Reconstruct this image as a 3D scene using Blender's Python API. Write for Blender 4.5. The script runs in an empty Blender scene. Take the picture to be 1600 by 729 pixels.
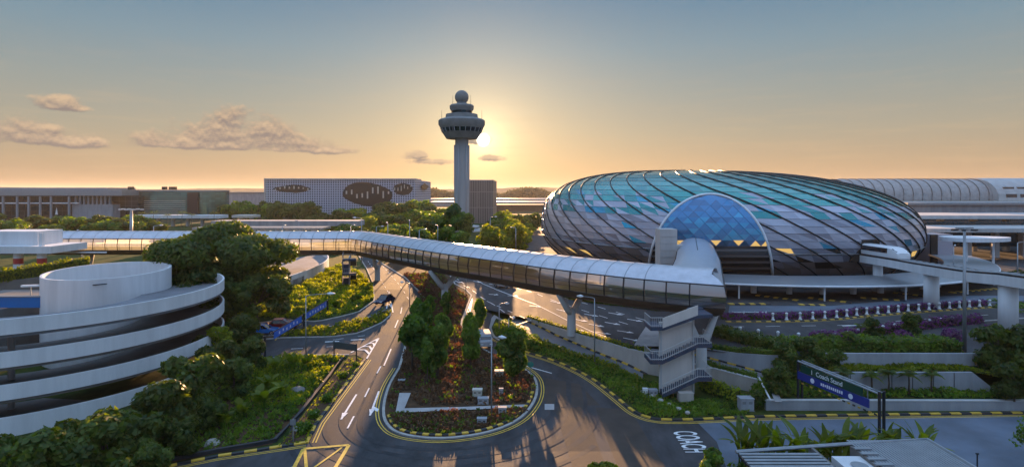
import bpy, bmesh, math, random
import numpy as np
from mathutils import Vector
R = math.radians
S = bpy.context.scene
COL = S.collection
rnd = random.Random(7)
rng = np.random.default_rng(11)
H, FOC, HY = 22.6, 900.0, 298.0          # eye height, focal length and horizon row of a 1600 px wide picture

# ------------------------------------------------------------------ terrain
def clamp(t, a=0.0, b=1.0): return max(a, min(b, t))
def lerp(a, b, t): return a + (b - a) * t
def g_low(x, y): return 2.9 * clamp((y - 50.0) / 65.0) + 1.1 * clamp((y - 115.0) / 85.0)
def g_up(x, y):
    a = lerp(3.0 + 1.05 * clamp((y - 80) / 25.0), 4.2, clamp((x - 8) / 22.0))
    dip = min(clamp((x - 10) / 5), clamp((32 - x) / 5))
    a -= 0.5 * clamp((76 - y) / 10) * dip
    return lerp(g_low(x, y), a, clamp((x + 6) / 10.0))
def U(px, py, z):
    """point at height z seen at photo position px, py"""
    y = FOC * (H - z) / (py - HY)
    return Vector(((px - 800) / FOC * y, y, z))
def UG(px, py, up=False):
    g = g_up if up else g_low
    lo, hi = 20.0, 6000.0
    for _ in range(60):
        m = (lo + hi) / 2
        if H - (py - HY) * m / FOC > g((px - 800) / FOC * m, m): lo = m
        else: hi = m
    x = (px - 800) / FOC * lo
    return Vector((x, lo, g(x, lo)))
def PZ(px, py, y):
    return Vector(((px - 800) / FOC * y, y, H - (py - HY) * y / FOC))
def X(px, y): return (px - 800) / FOC * y
def Z(py, y): return H - (py - HY) * y / FOC

# ------------------------------------------------------------------ materials
MATS = {}
def mat(name, col, rough=0.7, metal=0.0, var=0.0, vscale=1.0, bump=0.0, bscale=20.0, spec=0.5, emit=None, stretch=None, col2=None, island=0.0):
    if name in MATS: return MATS[name]
    m = bpy.data.materials.new(name); m.use_nodes = True
    nt = m.node_tree; b = nt.nodes['Principled BSDF']; L = nt.links.new
    b.inputs['Base Color'].default_value = (*col, 1); b.inputs['Roughness'].default_value = rough
    b.inputs['Metallic'].default_value = metal; b.inputs['Specular IOR Level'].default_value = spec
    tc = nt.nodes.new('ShaderNodeTexCoord'); vec = tc.outputs['Object']
    if stretch:
        mp = nt.nodes.new('ShaderNodeMapping'); mp.inputs['Scale'].default_value = stretch
        L(vec, mp.inputs[0]); vec = mp.outputs[0]
    if var > 0:
        n = nt.nodes.new('ShaderNodeTexNoise'); n.inputs['Scale'].default_value = vscale; n.inputs['Detail'].default_value = 6
        n.inputs['Roughness'].default_value = 0.65
        L(vec, n.inputs['Vector'])
        r = nt.nodes.new('ShaderNodeValToRGB')
        c2 = col2 or tuple(min(1, c * (1 + var)) for c in col)
        c1 = tuple(c * (1 - var) for c in col)
        r.color_ramp.elements[0].position = 0.32; r.color_ramp.elements[0].color = (*c1, 1)
        r.color_ramp.elements[1].position = 0.68; r.color_ramp.elements[1].color = (*c2, 1)
        L(n.outputs['Fac'], r.inputs[0]); L(r.outputs[0], b.inputs['Base Color'])
        rm = nt.nodes.new('ShaderNodeMapRange'); rm.inputs[3].default_value = max(0.02, rough - 0.12); rm.inputs[4].default_value = min(1, rough + 0.12)
        L(n.outputs['Fac'], rm.inputs[0]); L(rm.outputs[0], b.inputs['Roughness'])
    if island > 0:
        ge = nt.nodes.new('ShaderNodeNewGeometry'); hs = nt.nodes.new('ShaderNodeHueSaturation'); hs.inputs['Color'].default_value = (*col, 1)
        mr = nt.nodes.new('ShaderNodeMapRange'); mr.inputs[3].default_value = 1 - island; mr.inputs[4].default_value = 1 + island
        L(ge.outputs['Random Per Island'], mr.inputs[0]); L(mr.outputs[0], hs.inputs['Value']); L(hs.outputs[0], b.inputs['Base Color'])
    if bump > 0:
        n2 = nt.nodes.new('ShaderNodeTexNoise'); n2.inputs['Scale'].default_value = bscale; n2.inputs['Detail'].default_value = 4
        L(vec, n2.inputs['Vector'])
        bp = nt.nodes.new('ShaderNodeBump'); bp.inputs['Strength'].default_value = bump; bp.inputs['Distance'].default_value = 0.05
        L(n2.outputs['Fac'], bp.inputs['Height']); L(bp.outputs[0], b.inputs['Normal'])
    if emit:
        b.inputs['Emission Color'].default_value = (*emit[0], 1); b.inputs['Emission Strength'].default_value = emit[1]
    MATS[name] = m; return m

def leafmat(name, c1, c2, trans, hue=0.0):
    """leaves: diffuse + light through the blade, colour differs from leaf to leaf and from plant to plant"""
    m = bpy.data.materials.new(name); m.use_nodes = True
    nt = m.node_tree; nt.nodes.clear(); L = nt.links.new
    o = nt.nodes.new('ShaderNodeOutputMaterial'); ge = nt.nodes.new('ShaderNodeNewGeometry'); oi = nt.nodes.new('ShaderNodeObjectInfo')
    tc = nt.nodes.new('ShaderNodeTexCoord'); n = nt.nodes.new('ShaderNodeTexNoise'); n.inputs['Scale'].default_value = 0.55; n.inputs['Detail'].default_value = 3
    L(tc.outputs['Object'], n.inputs['Vector'])
    ad = nt.nodes.new('ShaderNodeMath'); ad.operation = 'MULTIPLY_ADD'; ad.inputs[1].default_value = 0.5
    sb = nt.nodes.new('ShaderNodeMath'); sb.operation = 'MULTIPLY_ADD'; sb.inputs[1].default_value = 1.6; sb.inputs[2].default_value = -0.55
    L(n.outputs['Fac'], sb.inputs[0]); L(ge.outputs['Random Per Island'], ad.inputs[0]); L(sb.outputs[0], ad.inputs[2])
    r = nt.nodes.new('ShaderNodeValToRGB'); r.color_ramp.elements[0].color = (*c1, 1); r.color_ramp.elements[1].color = (*c2, 1)
    L(ad.outputs[0], r.inputs[0])
    hs = nt.nodes.new('ShaderNodeHueSaturation'); mr = nt.nodes.new('ShaderNodeMapRange'); mr.inputs[3].default_value = 0.8; mr.inputs[4].default_value = 1.2
    L(oi.outputs['Random'], mr.inputs[0]); L(mr.outputs[0], hs.inputs['Value']); L(r.outputs[0], hs.inputs['Color'])
    d = nt.nodes.new('ShaderNodeBsdfPrincipled'); d.inputs['Roughness'].default_value = 0.55; d.inputs['Specular IOR Level'].default_value = 0.3
    t = nt.nodes.new('ShaderNodeBsdfTranslucent'); mx = nt.nodes.new('ShaderNodeMixShader'); mx.inputs[0].default_value = trans
    h2 = nt.nodes.new('ShaderNodeHueSaturation'); h2.inputs['Hue'].default_value = 0.5 - 0.03 - hue; h2.inputs['Saturation'].default_value = 1.25; h2.inputs['Value'].default_value = 2.2
    L(hs.outputs[0], d.inputs['Base Color']); L(hs.outputs[0], h2.inputs['Color']); L(h2.outputs[0], t.inputs['Color'])
    L(d.outputs[0], mx.inputs[1]); L(t.outputs[0], mx.inputs[2]); L(mx.outputs[0], o.inputs[0])
    MATS[name] = m; return m

def glassmat(name, tint, refl=0.35, see=0.5, glow_share=0.5):  # translucent layer added so that low sun makes the panes glow gold
    m = bpy.data.materials.new(name); m.use_nodes = True
    nt = m.node_tree; nt.nodes.clear(); L = nt.links.new
    o = nt.nodes.new('ShaderNodeOutputMaterial'); tr = nt.nodes.new('ShaderNodeBsdfTransparent'); tr.inputs[0].default_value = (*[see * c for c in tint], 1)
    gl = nt.nodes.new('ShaderNodeBsdfGlossy'); gl.inputs['Roughness'].default_value = 0.03; gl.inputs[0].default_value = (0.9, 0.95, 1, 1)
    fr = nt.nodes.new('ShaderNodeFresnel'); fr.inputs[0].default_value = 1.55
    ma = nt.nodes.new('ShaderNodeMath'); ma.operation = 'ADD'; ma.use_clamp = True; ma.inputs[1].default_value = refl
    L(fr.outputs[0], ma.inputs[0]); fz = nt.nodes.new('ShaderNodeBsdfTranslucent'); fz.inputs[0].default_value = (.9, .9, .85, 1); m0 = nt.nodes.new('ShaderNodeMixShader'); m0.inputs[0].default_value = glow_share; L(tr.outputs[0], m0.inputs[1]); L(fz.outputs[0], m0.inputs[2])
    mx = nt.nodes.new('ShaderNodeMixShader'); L(ma.outputs[0], mx.inputs[0]); L(m0.outputs[0], mx.inputs[1]); L(gl.outputs[0], mx.inputs[2]); L(mx.outputs[0], o.inputs[0])
    MATS[name] = m; return m

def gridmat(name, bar, hole, cw, ch, mortar, rough=0.5, var=0.3, metal=0.0):
    """upright grid of openings in a facade lying along x and z"""
    m = bpy.data.materials.new(name); m.use_nodes = True
    nt = m.node_tree; b = nt.nodes['Principled BSDF']; L = nt.links.new; b.inputs['Roughness'].default_value = rough; b.inputs['Metallic'].default_value = metal
    tc = nt.nodes.new('ShaderNodeTexCoord'); sp = nt.nodes.new('ShaderNodeSeparateXYZ'); cb = nt.nodes.new('ShaderNodeCombineXYZ'); ad = nt.nodes.new('ShaderNodeMath')
    L(tc.outputs['Object'], sp.inputs[0]); L(sp.outputs[0], ad.inputs[0]); L(sp.outputs[1], ad.inputs[1]); L(ad.outputs[0], cb.inputs[0]); L(sp.outputs[2], cb.inputs[1])
    br = nt.nodes.new('ShaderNodeTexBrick'); br.offset = 0.0; br.inputs['Scale'].default_value = 1.0; br.inputs['Brick Width'].default_value = cw; br.inputs['Row Height'].default_value = ch
    br.inputs['Mortar Size'].default_value = mortar; br.inputs['Mortar'].default_value = (*bar, 1)
    br.inputs['Color1'].default_value = (*[c * (1 - var) for c in hole], 1); br.inputs['Color2'].default_value = (*[c * (1 + var) for c in hole], 1)
    L(cb.outputs[0], br.inputs['Vector']); L(br.outputs[0], b.inputs['Base Color'])
    MATS[name] = m; return m

mat('asphalt', (0.048, 0.048, 0.051), 0.82, spec=0.3, var=0.5, vscale=0.45, bump=0.25, bscale=30, stretch=(1, 0.35, 1))
mat('asphalt_brown', (0.058, 0.046, 0.038), 0.85, spec=0.3, var=0.25, vscale=0.5, bump=0.2, bscale=30)
mat('asphalt_seam', (0.018, 0.018, 0.02), 0.55, var=0.3, vscale=1.5)
mat('plaza_paving', (0.10, 0.125, 0.165), 0.6, var=0.3, vscale=0.25, bump=0.2, bscale=25)
mat('pale_paving', (0.36, 0.34, 0.33), 0.8, var=0.2, vscale=0.6)
mat('lane_concrete', (0.17, 0.175, 0.19), 0.7, var=0.25, vscale=0.4, bump=0.2)
mat('white_paint', (0.72, 0.72, 0.72), 0.6, var=0.25, vscale=3.0)
mat('yellow_paint', (0.66, 0.42, 0.04), 0.6, var=0.25, vscale=3.0)
mat('kerb_yellow', (0.62, 0.38, 0.04), 0.6, var=0.25, vscale=2.0)
mat('kerb_black', (0.025, 0.025, 0.028), 0.6, var=0.3, vscale=2.0)
mat('kerb_grey', (0.36, 0.34, 0.31), 0.85, var=0.25, vscale=1.5)
mat('grass', (0.035, 0.06, 0.016), 0.95, var=0.5, vscale=0.5, bump=0.5, bscale=12, col2=(0.07, 0.095, 0.022), spec=0.1)
mat('far_ground', (0.045, 0.06, 0.025), 0.95, var=0.5, vscale=0.03, col2=(0.10, 0.09, 0.05), spec=0.1)
mat('soil', (0.075, 0.045, 0.026), 0.95, var=0.4, vscale=0.8, bump=0.4, bscale=10, spec=0.1)
mat('wall_pale', (0.60, 0.54, 0.49), 0.8, var=0.1, vscale=0.6, bump=0.1, stretch=(1, 1, 0.2))
mat('wall_beige', (0.42, 0.37, 0.33), 0.85, var=0.16, vscale=0.5, bump=0.15, stretch=(1, 1, 0.25))
mat('wall_grey', (0.30, 0.31, 0.33), 0.85, var=0.2, vscale=0.5, bump=0.15, stretch=(1, 1, 0.25))
mat('wall_white', (0.66, 0.665, 0.67), 0.75, var=0.11, vscale=0.5, bump=0.1, stretch=(1.3, 1.3, 0.12))
mat('concrete', (0.46, 0.45, 0.44), 0.8, var=0.14, vscale=0.4, bump=0.1, stretch=(1, 1, 0.25))
mat('concrete_dark', (0.16, 0.15, 0.14), 0.85, var=0.2, vscale=0.5)
mat('tower_concrete', (0.37, 0.36, 0.36), 0.8, var=0.12, vscale=0.08, stretch=(1, 1, 0.2))
mat('tower_cab', (0.22, 0.205, 0.19), 0.7, var=0.2, vscale=0.3)
mat('dark_glass', (0.02, 0.025, 0.03), 0.08, spec=0.9)
mat('roof_metal', (0.52, 0.53, 0.57), 0.33, 0.5, var=0.12, vscale=0.8, stretch=(1, 1, 1))
mat('hull_bronze', (0.085, 0.06, 0.045), 0.55, 0.3, var=0.25, vscale=0.6)
mat('steel_dark', (0.035, 0.037, 0.042), 0.45, 0.5)
mat('steel_grey', (0.32, 0.34, 0.36), 0.45, 0.6, var=0.12, vscale=1.0)
mat('white_steel', (0.74, 0.75, 0.77), 0.45, var=0.1, vscale=1.0)
mat('slate_blue', (0.035, 0.05, 0.085), 0.6, var=0.2, vscale=1.0)
mat('floor_tile', (0.50, 0.44, 0.36), 0.5, var=0.2, vscale=0.5)
mat('sign_blue', (0.01, 0.03, 0.22), 0.4); mat('sign_bright', (0.02, 0.13, 0.55), 0.4); mat('sign_green', (0.006, 0.05, 0.03), 0.4)
mat('sign_text', (0.7, 0.74, 0.8), 0.5); mat('sign_grey', (0.07, 0.075, 0.075), 0.5)
mat('blue_wall', (0.01, 0.15, 0.45), 0.6, var=0.1, vscale=0.6)
mat('red_paint', (0.45, 0.03, 0.03), 0.5, var=0.15, vscale=1)
mat('car_red', (0.22, 0.012, 0.014), 0.22); mat('car_blue', (0.02, 0.16, 0.5), 0.22); mat('car_dark', (0.03, 0.02, 0.05), 0.2); mat('car_silver', (0.45, 0.48, 0.52), 0.25, 0.6); mat('car_white', (0.75, 0.75, 0.76), 0.3)
mat('car_glass', (0.01, 0.012, 0.015), 0.05, spec=0.9); mat('tyre', (0.012, 0.012, 0.012), 0.85); mat('rim', (0.4, 0.4, 0.42), 0.3, 0.8)
mat('tail_light', (0.4, 0.01, 0.01), 0.3); mat('head_light', (0.8, 0.8, 0.8), 0.1)
mat('bark', (0.10, 0.075, 0.055), 0.9, var=0.35, vscale=4, stretch=(1, 1, 0.2))
mat('box_cream', (0.52, 0.49, 0.42), 0.7, var=0.15, vscale=1.5)
# dome panels
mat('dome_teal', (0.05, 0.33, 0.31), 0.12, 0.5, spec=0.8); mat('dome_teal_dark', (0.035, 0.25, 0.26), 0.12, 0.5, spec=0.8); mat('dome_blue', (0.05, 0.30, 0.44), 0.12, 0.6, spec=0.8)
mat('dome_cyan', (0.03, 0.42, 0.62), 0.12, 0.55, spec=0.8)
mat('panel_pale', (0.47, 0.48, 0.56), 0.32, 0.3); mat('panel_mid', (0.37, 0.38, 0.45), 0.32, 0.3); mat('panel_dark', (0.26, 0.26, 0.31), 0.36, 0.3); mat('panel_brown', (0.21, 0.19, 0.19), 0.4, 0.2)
mat('dome_open', (0.012, 0.014, 0.014), 0.3)
mat('lit_room', (0.25, 0.15, 0.05), 0.6, emit=((1.0, 0.62, 0.18), 0.22))
mat('rib_dark', (0.028, 0.032, 0.036), 0.4, 0.6)
mat('portal_blue', (0.06, 0.21, 0.40), 0.06, 0.6, spec=0.9); mat('portal_deep', (0.06, 0.16, 0.30), 0.06, 0.6, spec=0.9); mat('portal_sky', (0.07, 0.32, 0.52), 0.06, 0.6, spec=0.9)
mat('flower_purple', (0.22, 0.02, 0.24), 0.8)
gridmat('perforated', (0.46, 0.49, 0.58), (0.02, 0.025, 0.045), 1.7, 1.7, 0.36, var=0.6)
gridmat('louvre', (0.24, 0.22, 0.21), (0.10, 0.09, 0.085), 1.0, 9.0, 0.2)
gridmat('green_glass', (0.10, 0.17, 0.16), (0.10, 0.24, 0.21), 5.0, 1.6, 0.18, rough=0.18, var=0.3, metal=0.7)
gridmat('terminal_glass', (0.06, 0.075, 0.085), (0.012, 0.022, 0.022), 4.0, 3.0, 0.16, rough=0.25)
gridmat('corrugated', (0.40, 0.41, 0.45), (0.12, 0.12, 0.14), 400.0, 0.42, 0.09, rough=0.45, metal=0.3)
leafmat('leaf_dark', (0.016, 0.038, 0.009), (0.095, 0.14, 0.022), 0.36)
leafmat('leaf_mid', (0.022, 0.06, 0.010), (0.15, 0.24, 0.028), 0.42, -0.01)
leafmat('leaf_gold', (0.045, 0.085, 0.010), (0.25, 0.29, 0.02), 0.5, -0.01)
leafmat('leaf_palm', (0.04, 0.08, 0.012), (0.18, 0.22, 0.03), 0.45)
leafmat('leaf_red', (0.085, 0.05, 0.025), (0.18, 0.11, 0.055), 0.3)
leafmat('leaf_purple', (0.035, 0.03, 0.03), (0.24, 0.07, 0.22), 0.3)
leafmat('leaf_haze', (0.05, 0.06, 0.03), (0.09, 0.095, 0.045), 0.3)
glassmat('bridge_glass', (0.98, 0.97, 0.9), 0.34, 0.95)

# ------------------------------------------------------------------ objects
def thing(name, label, cat, loc=(0, 0, 0), rz=0.0, group=None):
    o = bpy.data.objects.new(name, None); COL.objects.link(o); o.location = loc; o.rotation_euler = (0, 0, rz)
    o.empty_display_size = 0.3
    o['label'] = label; o['category'] = cat
    if group: o['group'] = group
    return o
def tag(o, label=None, cat=None, group=None, kind=None):
    for k, v in (('label', label), ('category', cat), ('group', group), ('kind', kind)):
        if v: o[k] = v
    return o
def dup(root, loc, rz=0.0, sc=1.0, label=None, group=None):
    r = root.copy(); COL.objects.link(r); r.location = loc; r.rotation_euler = (0, 0, rz); r.scale = (sc, sc, sc) if not isinstance(sc, tuple) else sc
    if label: r['label'] = label
    if group: r['group'] = group
    for ch in list(root.children):
        c = ch.copy(); COL.objects.link(c); c.parent = r
        for gch in ch.children:
            d = gch.copy(); COL.objects.link(d); d.parent = c
    return r
def wloc(p):
    v = Vector((0, 0, 0))
    while p is not None: v += p.location; p = p.parent
    return v
class MB:
    def __init__(s): s.v = []; s.f = []; s.m = []
    def add(s, vs, fs, mi=0):
        k = len(s.v); s.v += [tuple(q) for q in vs]; s.f += [[i + k for i in f] for f in fs]; s.m += [mi] * len(fs); return s
    def box(s, c, d, rz=0.0, mi=0):
        cx, cy, cz = c; a, b, h = d[0] / 2, d[1] / 2, d[2] / 2; co, si = math.cos(rz), math.sin(rz); vs = []
        for z in (-h, h):
            for x, y in ((-a, -b), (a, -b), (a, b), (-a, b)): vs.append((cx + x * co - y * si, cy + x * si + y * co, cz + z))
        return s.add(vs, [(3, 2, 1, 0), (4, 5, 6, 7), (0, 1, 5, 4), (1, 2, 6, 5), (2, 3, 7, 6), (3, 0, 4, 7)], mi)
    def tube(s, p, q, r0, r1=None, n=8, mi=0, cap=True):
        r1 = r0 if r1 is None else r1
        p, q = Vector(p), Vector(q); d = (q - p).normalized(); u = d.orthogonal().normalized(); w = d.cross(u); vs = []
        for c, r in ((p, r0), (q, r1)):
            for i in range(n):
                a = 2 * math.pi * i / n; vs.append(c + u * (r * math.cos(a)) + w * (r * math.sin(a)))
        fs = [(i, (i + 1) % n, n + (i + 1) % n, n + i) for i in range(n)]
        if cap: fs += [tuple(range(n - 1, -1, -1)), tuple(range(n, 2 * n))]
        return s.add(vs, fs, mi)
    def sweep(s, pts, r, n=6, mi=0):
        pts = [Vector(p) for p in pts]; vs = []
        for i, p in enumerate(pts):
            d = (pts[min(i + 1, len(pts) - 1)] - pts[max(i - 1, 0)]).normalized()
            up = Vector((0, 0, 1)) if abs(d.z) < 0.95 else Vector((0, 1, 0))
            u = d.cross(up).normalized(); w = u.cross(d); rr = r[i] if isinstance(r, (list, tuple)) else r
            for k in range(n):
                a = 2 * math.pi * k / n; vs.append(p + u * (rr * math.cos(a)) + w * (rr * math.sin(a)))
        fs = []
        for i in range(len(pts) - 1):
            for k in range(n): fs.append((i * n + k, i * n + (k + 1) % n, (i + 1) * n + (k + 1) % n, (i + 1) * n + k))
        fs += [tuple(range(n - 1, -1, -1)), tuple(range((len(pts) - 1) * n, len(pts) * n))]
        return s.add(vs, fs, mi)
    def prism(s, poly, z0, z1, mi=0):
        n = len(poly); zz0 = z0 if isinstance(z0, (list, tuple)) else [z0] * n; zz1 = z1 if isinstance(z1, (list, tuple)) else [z1] * n
        vs = [(p[0], p[1], zz0[i]) for i, p in enumerate(poly)] + [(p[0], p[1], zz1[i]) for i, p in enumerate(poly)]
        return s.add(vs, [tuple(range(n - 1, -1, -1)), tuple(range(n, 2 * n))] + [(i, (i + 1) % n, n + (i + 1) % n, n + i) for i in range(n)], mi)
    def lathe(s, prof, c=(0, 0), n=32, mi=0, close=False):
        vs = []
        for r, z in prof:
            for k in range(n):
                a = 2 * math.pi * k / n; vs.append((c[0] + r * math.cos(a), c[1] + r * math.sin(a), z))
        m = len(prof); fs = []
        for i in range(m - 1 if not close else m):
            j = (i + 1) % m
            for k in range(n): fs.append((i * n + k, i * n + (k + 1) % n, j * n + (k + 1) % n, j * n + k))
        return s.add(vs, fs, mi)
    def wall(s, path, z0, z1, t, mi=0):
        """upright wall along path (x, y) with bottom and top heights per point, thickness t away from the eye"""
        n = len(path); P = [Vector((p[0], p[1], 0)) for p in path]; off = []
        for i in range(n):
            d = (P[min(i + 1, n - 1)] - P[max(i - 1, 0)]).normalized(); nn = Vector((-d.y, d.x, 0))
            if nn.y < 0: nn = -nn
            off.append(P[i] + nn * t)
        g = lambda z, i: z[i] if isinstance(z, (list, tuple)) else z
        vs = []
        for i in range(n):
            vs += [(P[i].x, P[i].y, g(z0, i)), (P[i].x, P[i].y, g(z1, i)), (off[i].x, off[i].y, g(z1, i)), (off[i].x, off[i].y, g(z0, i))]
        fs = []
        for i in range(n - 1):
            a, b = i * 4, i * 4 + 4
            for k in range(4): fs.append((a + k, b + k, b + (k + 1) % 4, a + (k + 1) % 4))
        fs += [(0, 1, 2, 3), (n * 4 - 1, n * 4 - 2, n * 4 - 3, n * 4 - 4)]
        return s.add(vs, fs, mi)
    def build(s, name, mats, parent=None, smooth=False, origin=None, fix=True):
        if isinstance(mats, str): mats = [mats]
        o0 = wloc(parent) if parent is not None else Vector(origin or (0, 0, 0))
        me = bpy.data.meshes.new(name); me.from_pydata([(a - o0.x, b - o0.y, c - o0.z) for a, b, c in s.v], [], s.f)
        for m in mats: me.materials.append(MATS[m])
        if len(mats) > 1: me.polygons.foreach_set('material_index', s.m)
        if fix:
            bm = bmesh.new(); bm.from_mesh(me); bmesh.ops.recalc_face_normals(bm, faces=bm.faces); bm.to_mesh(me); bm.free()
        if smooth: me.polygons.foreach_set('use_smooth', [True] * len(me.polygons))
        o = bpy.data.objects.new(name, me); COL.objects.link(o)
        if parent is not None: o.parent = parent
        else: o.location = o0
        return o
def smooth_edges(o, ang=35):
    me = o.data; me.polygons.foreach_set('use_smooth', [True] * len(me.polygons)); me.set_sharp_from_angle(angle=R(ang)); return o
def np_mesh(name, V, F, m, parent=None, loc=None):
    me = bpy.data.meshes.new(name); n = len(V); k = F.shape[1]; o0 = wloc(parent) if parent is not None else Vector(loc or (0, 0, 0))
    V = V - np.array(o0)
    me.vertices.add(n); me.vertices.foreach_set('co', V.astype(np.float32).ravel())
    me.loops.add(F.size); me.loops.foreach_set('vertex_index', F.astype(np.int32).ravel())
    me.polygons.add(len(F)); me.polygons.foreach_set('loop_start', np.arange(0, F.size, k, dtype=np.int32))
    me.update(calc_edges=True); me.validate()
    for mm in ([m] if isinstance(m, str) else m): me.materials.append(MATS[mm])
    o = bpy.data.objects.new(name, me); COL.objects.link(o)
    if parent is not None: o.parent = parent
    else: o.location = o0
    return o
def leaf_quads(P, N, s, asp=0.5):
    n = len(P); N = N / (np.linalg.norm(N, axis=1, keepdims=True) + 1e-9)
    t = rng.normal(size=(n, 3)); t -= N * (t * N).sum(1, keepdims=True); t /= np.linalg.norm(t, axis=1, keepdims=True) + 1e-9
    b = np.cross(N, t); s = s[:, None]
    V = np.stack([P - t * s, P + b * s * asp, P + t * s, P - b * s * asp], 1).reshape(-1, 3)
    return V, np.arange(4 * n).reshape(n, 4)
def sphere_dirs(n):
    d = rng.normal(size=(n, 3)); return d / np.linalg.norm(d, axis=1, keepdims=True)
def crown_pts(lobes, n):
    """leaf places on and in a set of uneven lobes (cx, cy, cz, rx, ry, rz)"""
    L = np.array(lobes, float); w = (L[:, 3] * L[:, 4] * L[:, 5]) ** (2 / 3); w /= w.sum(); k = rng.choice(len(L), n, p=w)
    d = sphere_dirs(n); r = 0.55 + 0.5 * rng.random(n) ** 0.6
    P = L[k, :3] + d * L[k, 3:6] * r[:, None]; N = d + rng.normal(size=(n, 3)) * 0.55 + np.array([0, 0, 0.25])
    return P, N

def drape(name, poly, dz, m, up=False, kind='structure'):
    """a flat sheet lying on the terrain"""
    me = bpy.data.meshes.new(name); bm = bmesh.new(); vs = [bm.verts.new((p[0], p[1], 0)) for p in poly]; bm.faces.new(vs)
    bmesh.ops.triangulate(bm, faces=bm.faces)
    ys = [50, 115, 200]; xs = []
    if up:
        ys = [50, 54, 58, 62, 66, 68, 71, 74, 76, 78, 80, 83, 86, 89, 92, 95, 98, 101, 105, 110, 115, 130, 150, 175, 200]; xs = [-6, -4, -2, 0, 2, 4, 8, 10, 12, 15, 18, 21, 24, 27, 30, 32]
    for k, lst in ((1, ys), (0, xs)):
        for c in lst:
            bmesh.ops.bisect_plane(bm, geom=bm.verts[:] + bm.edges[:] + bm.faces[:], plane_co=(c if k == 0 else 0, c if k == 1 else 0, 0), plane_no=(1 if k == 0 else 0, 1 if k == 1 else 0, 0))
    g = g_up if up else g_low
    for v in bm.verts: v.co.z = g(v.co.x, v.co.y) + dz
    bmesh.ops.recalc_face_normals(bm, faces=bm.faces)
    if sum(f.normal.z * f.calc_area() for f in bm.faces) < 0: bmesh.ops.reverse_faces(bm, faces=bm.faces)
    bm.to_mesh(me); bm.free(); me.materials.append(MATS[m])
    o = bpy.data.objects.new(name, me); COL.objects.link(o)
    if kind: o['kind'] = kind
    return o
def resample(pts, step=None, n=None):
    pts = [Vector(p) for p in pts]; L = [0]
    for a, b in zip(pts, pts[1:]): L.append(L[-1] + (b - a).length)
    n = n or max(2, int(round(L[-1] / step)) + 1); out = []; j = 0
    for i in range(n):
        t = L[-1] * i / (n - 1)
        while j < len(L) - 2 and L[j + 1] < t: j += 1
        out.append(pts[j].lerp(pts[j + 1], (t - L[j]) / max(1e-9, L[j + 1] - L[j])))
    return out
def curve(pts, sub=6):
    """smooth line through points"""
    P = [Vector(p) for p in pts]; out = []
    for i in range(len(P) - 1):
        a, b, c, d = P[max(i - 1, 0)], P[i], P[i + 1], P[min(i + 2, len(P) - 1)]
        for k in range(sub):
            t = k / sub; out.append(0.5 * ((2 * b) + (c - a) * t + (2 * a - 5 * b + 4 * c - d) * t * t + (3 * b - a - 3 * c + d) * t ** 3))
    out.append(P[-1]); return out
def offset(path, d):
    out = []
    for i, p in enumerate(path):
        t = path[min(i + 1, len(path) - 1)] - path[max(i - 1, 0)]; t.z = 0; t.normalize(); out.append(p + Vector((-t.y, t.x, 0)) * d)
    return out
def ribbon(mb, path, w, dz, dash=None, g=None, mi=0):
    """painted line on the ground; path points carry the ground height unless g is given"""
    p = resample(path, 0.5); L, Rr = offset(p, w / 2), offset(p, -w / 2)
    for i in range(len(p) - 1):
        if dash and ((i * 0.5) % (dash[0] + dash[1])) >= dash[0]: continue
        q = [L[i], L[i + 1], Rr[i + 1], Rr[i]]
        mb.add([(v.x, v.y, (g(v.x, v.y) if g else v.z) + dz) for v in q], [(3, 2, 1, 0)], mi)
def kerb(name, path, w=0.35, h=0.14, seg=1.0, mats=('kerb_yellow', 'kerb_black'), g=None, side=1):
    p = resample(path, seg); q = offset(p, w * side); mb = MB()
    for i in range(len(p) - 1):
        a, b, c, d = p[i], p[i + 1], q[i + 1], q[i]
        zs = [(g(v.x, v.y) if g else v.z) for v in (a, b, c, d)]
        vs = [(v.x, v.y, z - 0.1) for v, z in zip((a, b, c, d), zs)] + [(v.x, v.y, z + h) for v, z in zip((a, b, c, d), zs)]
        mb.add(vs, [(4, 5, 6, 7), (0, 1, 5, 4), (1, 2, 6, 5), (2, 3, 7, 6), (3, 0, 4, 7)], i % len(mats))
    o = mb.build(name, list(mats)); o['kind'] = 'structure'; return o
def strip(name, A, B, m, n=24, dz=0.0, kind='structure'):
    """sheet between two rails in space"""
    a, b = resample(A, n=n), resample(B, n=n); mb = MB(); vs = []; K = 5
    for i in range(n):
        for k in range(K):
            v = a[i].lerp(b[i], k / (K - 1)); vs.append((v.x, v.y, v.z + dz))
    mb.add(vs, [(i * K + k, i * K + k + 1, (i + 1) * K + k + 1, (i + 1) * K + k) for i in range(n - 1) for k in range(K - 1)])
    o = mb.build(name, m)
    if sum(p.normal.z for p in o.data.polygons) < 0: o.data.flip_normals()
    if kind: o['kind'] = kind
    return o
def in_poly(x, y, poly):
    c = False; n = len(poly)
    for i in range(n):
        a, b = poly[i], poly[i - 1]
        if (a[1] > y) != (b[1] > y) and x < (b[0] - a[0]) * (y - a[1]) / (b[1] - a[1]) + a[0]: c = not c
    return c
def scatter(poly, n, gap=None):
    xs = [p[0] for p in poly]; ys = [p[1] for p in poly]; out = []; t = 0
    while len(out) < n and t < n * 40:
        t += 1; x, y = rnd.uniform(min(xs), max(xs)), rnd.uniform(min(ys), max(ys))
        if in_poly(x, y, poly): out.append((x, y))
    return out
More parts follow.
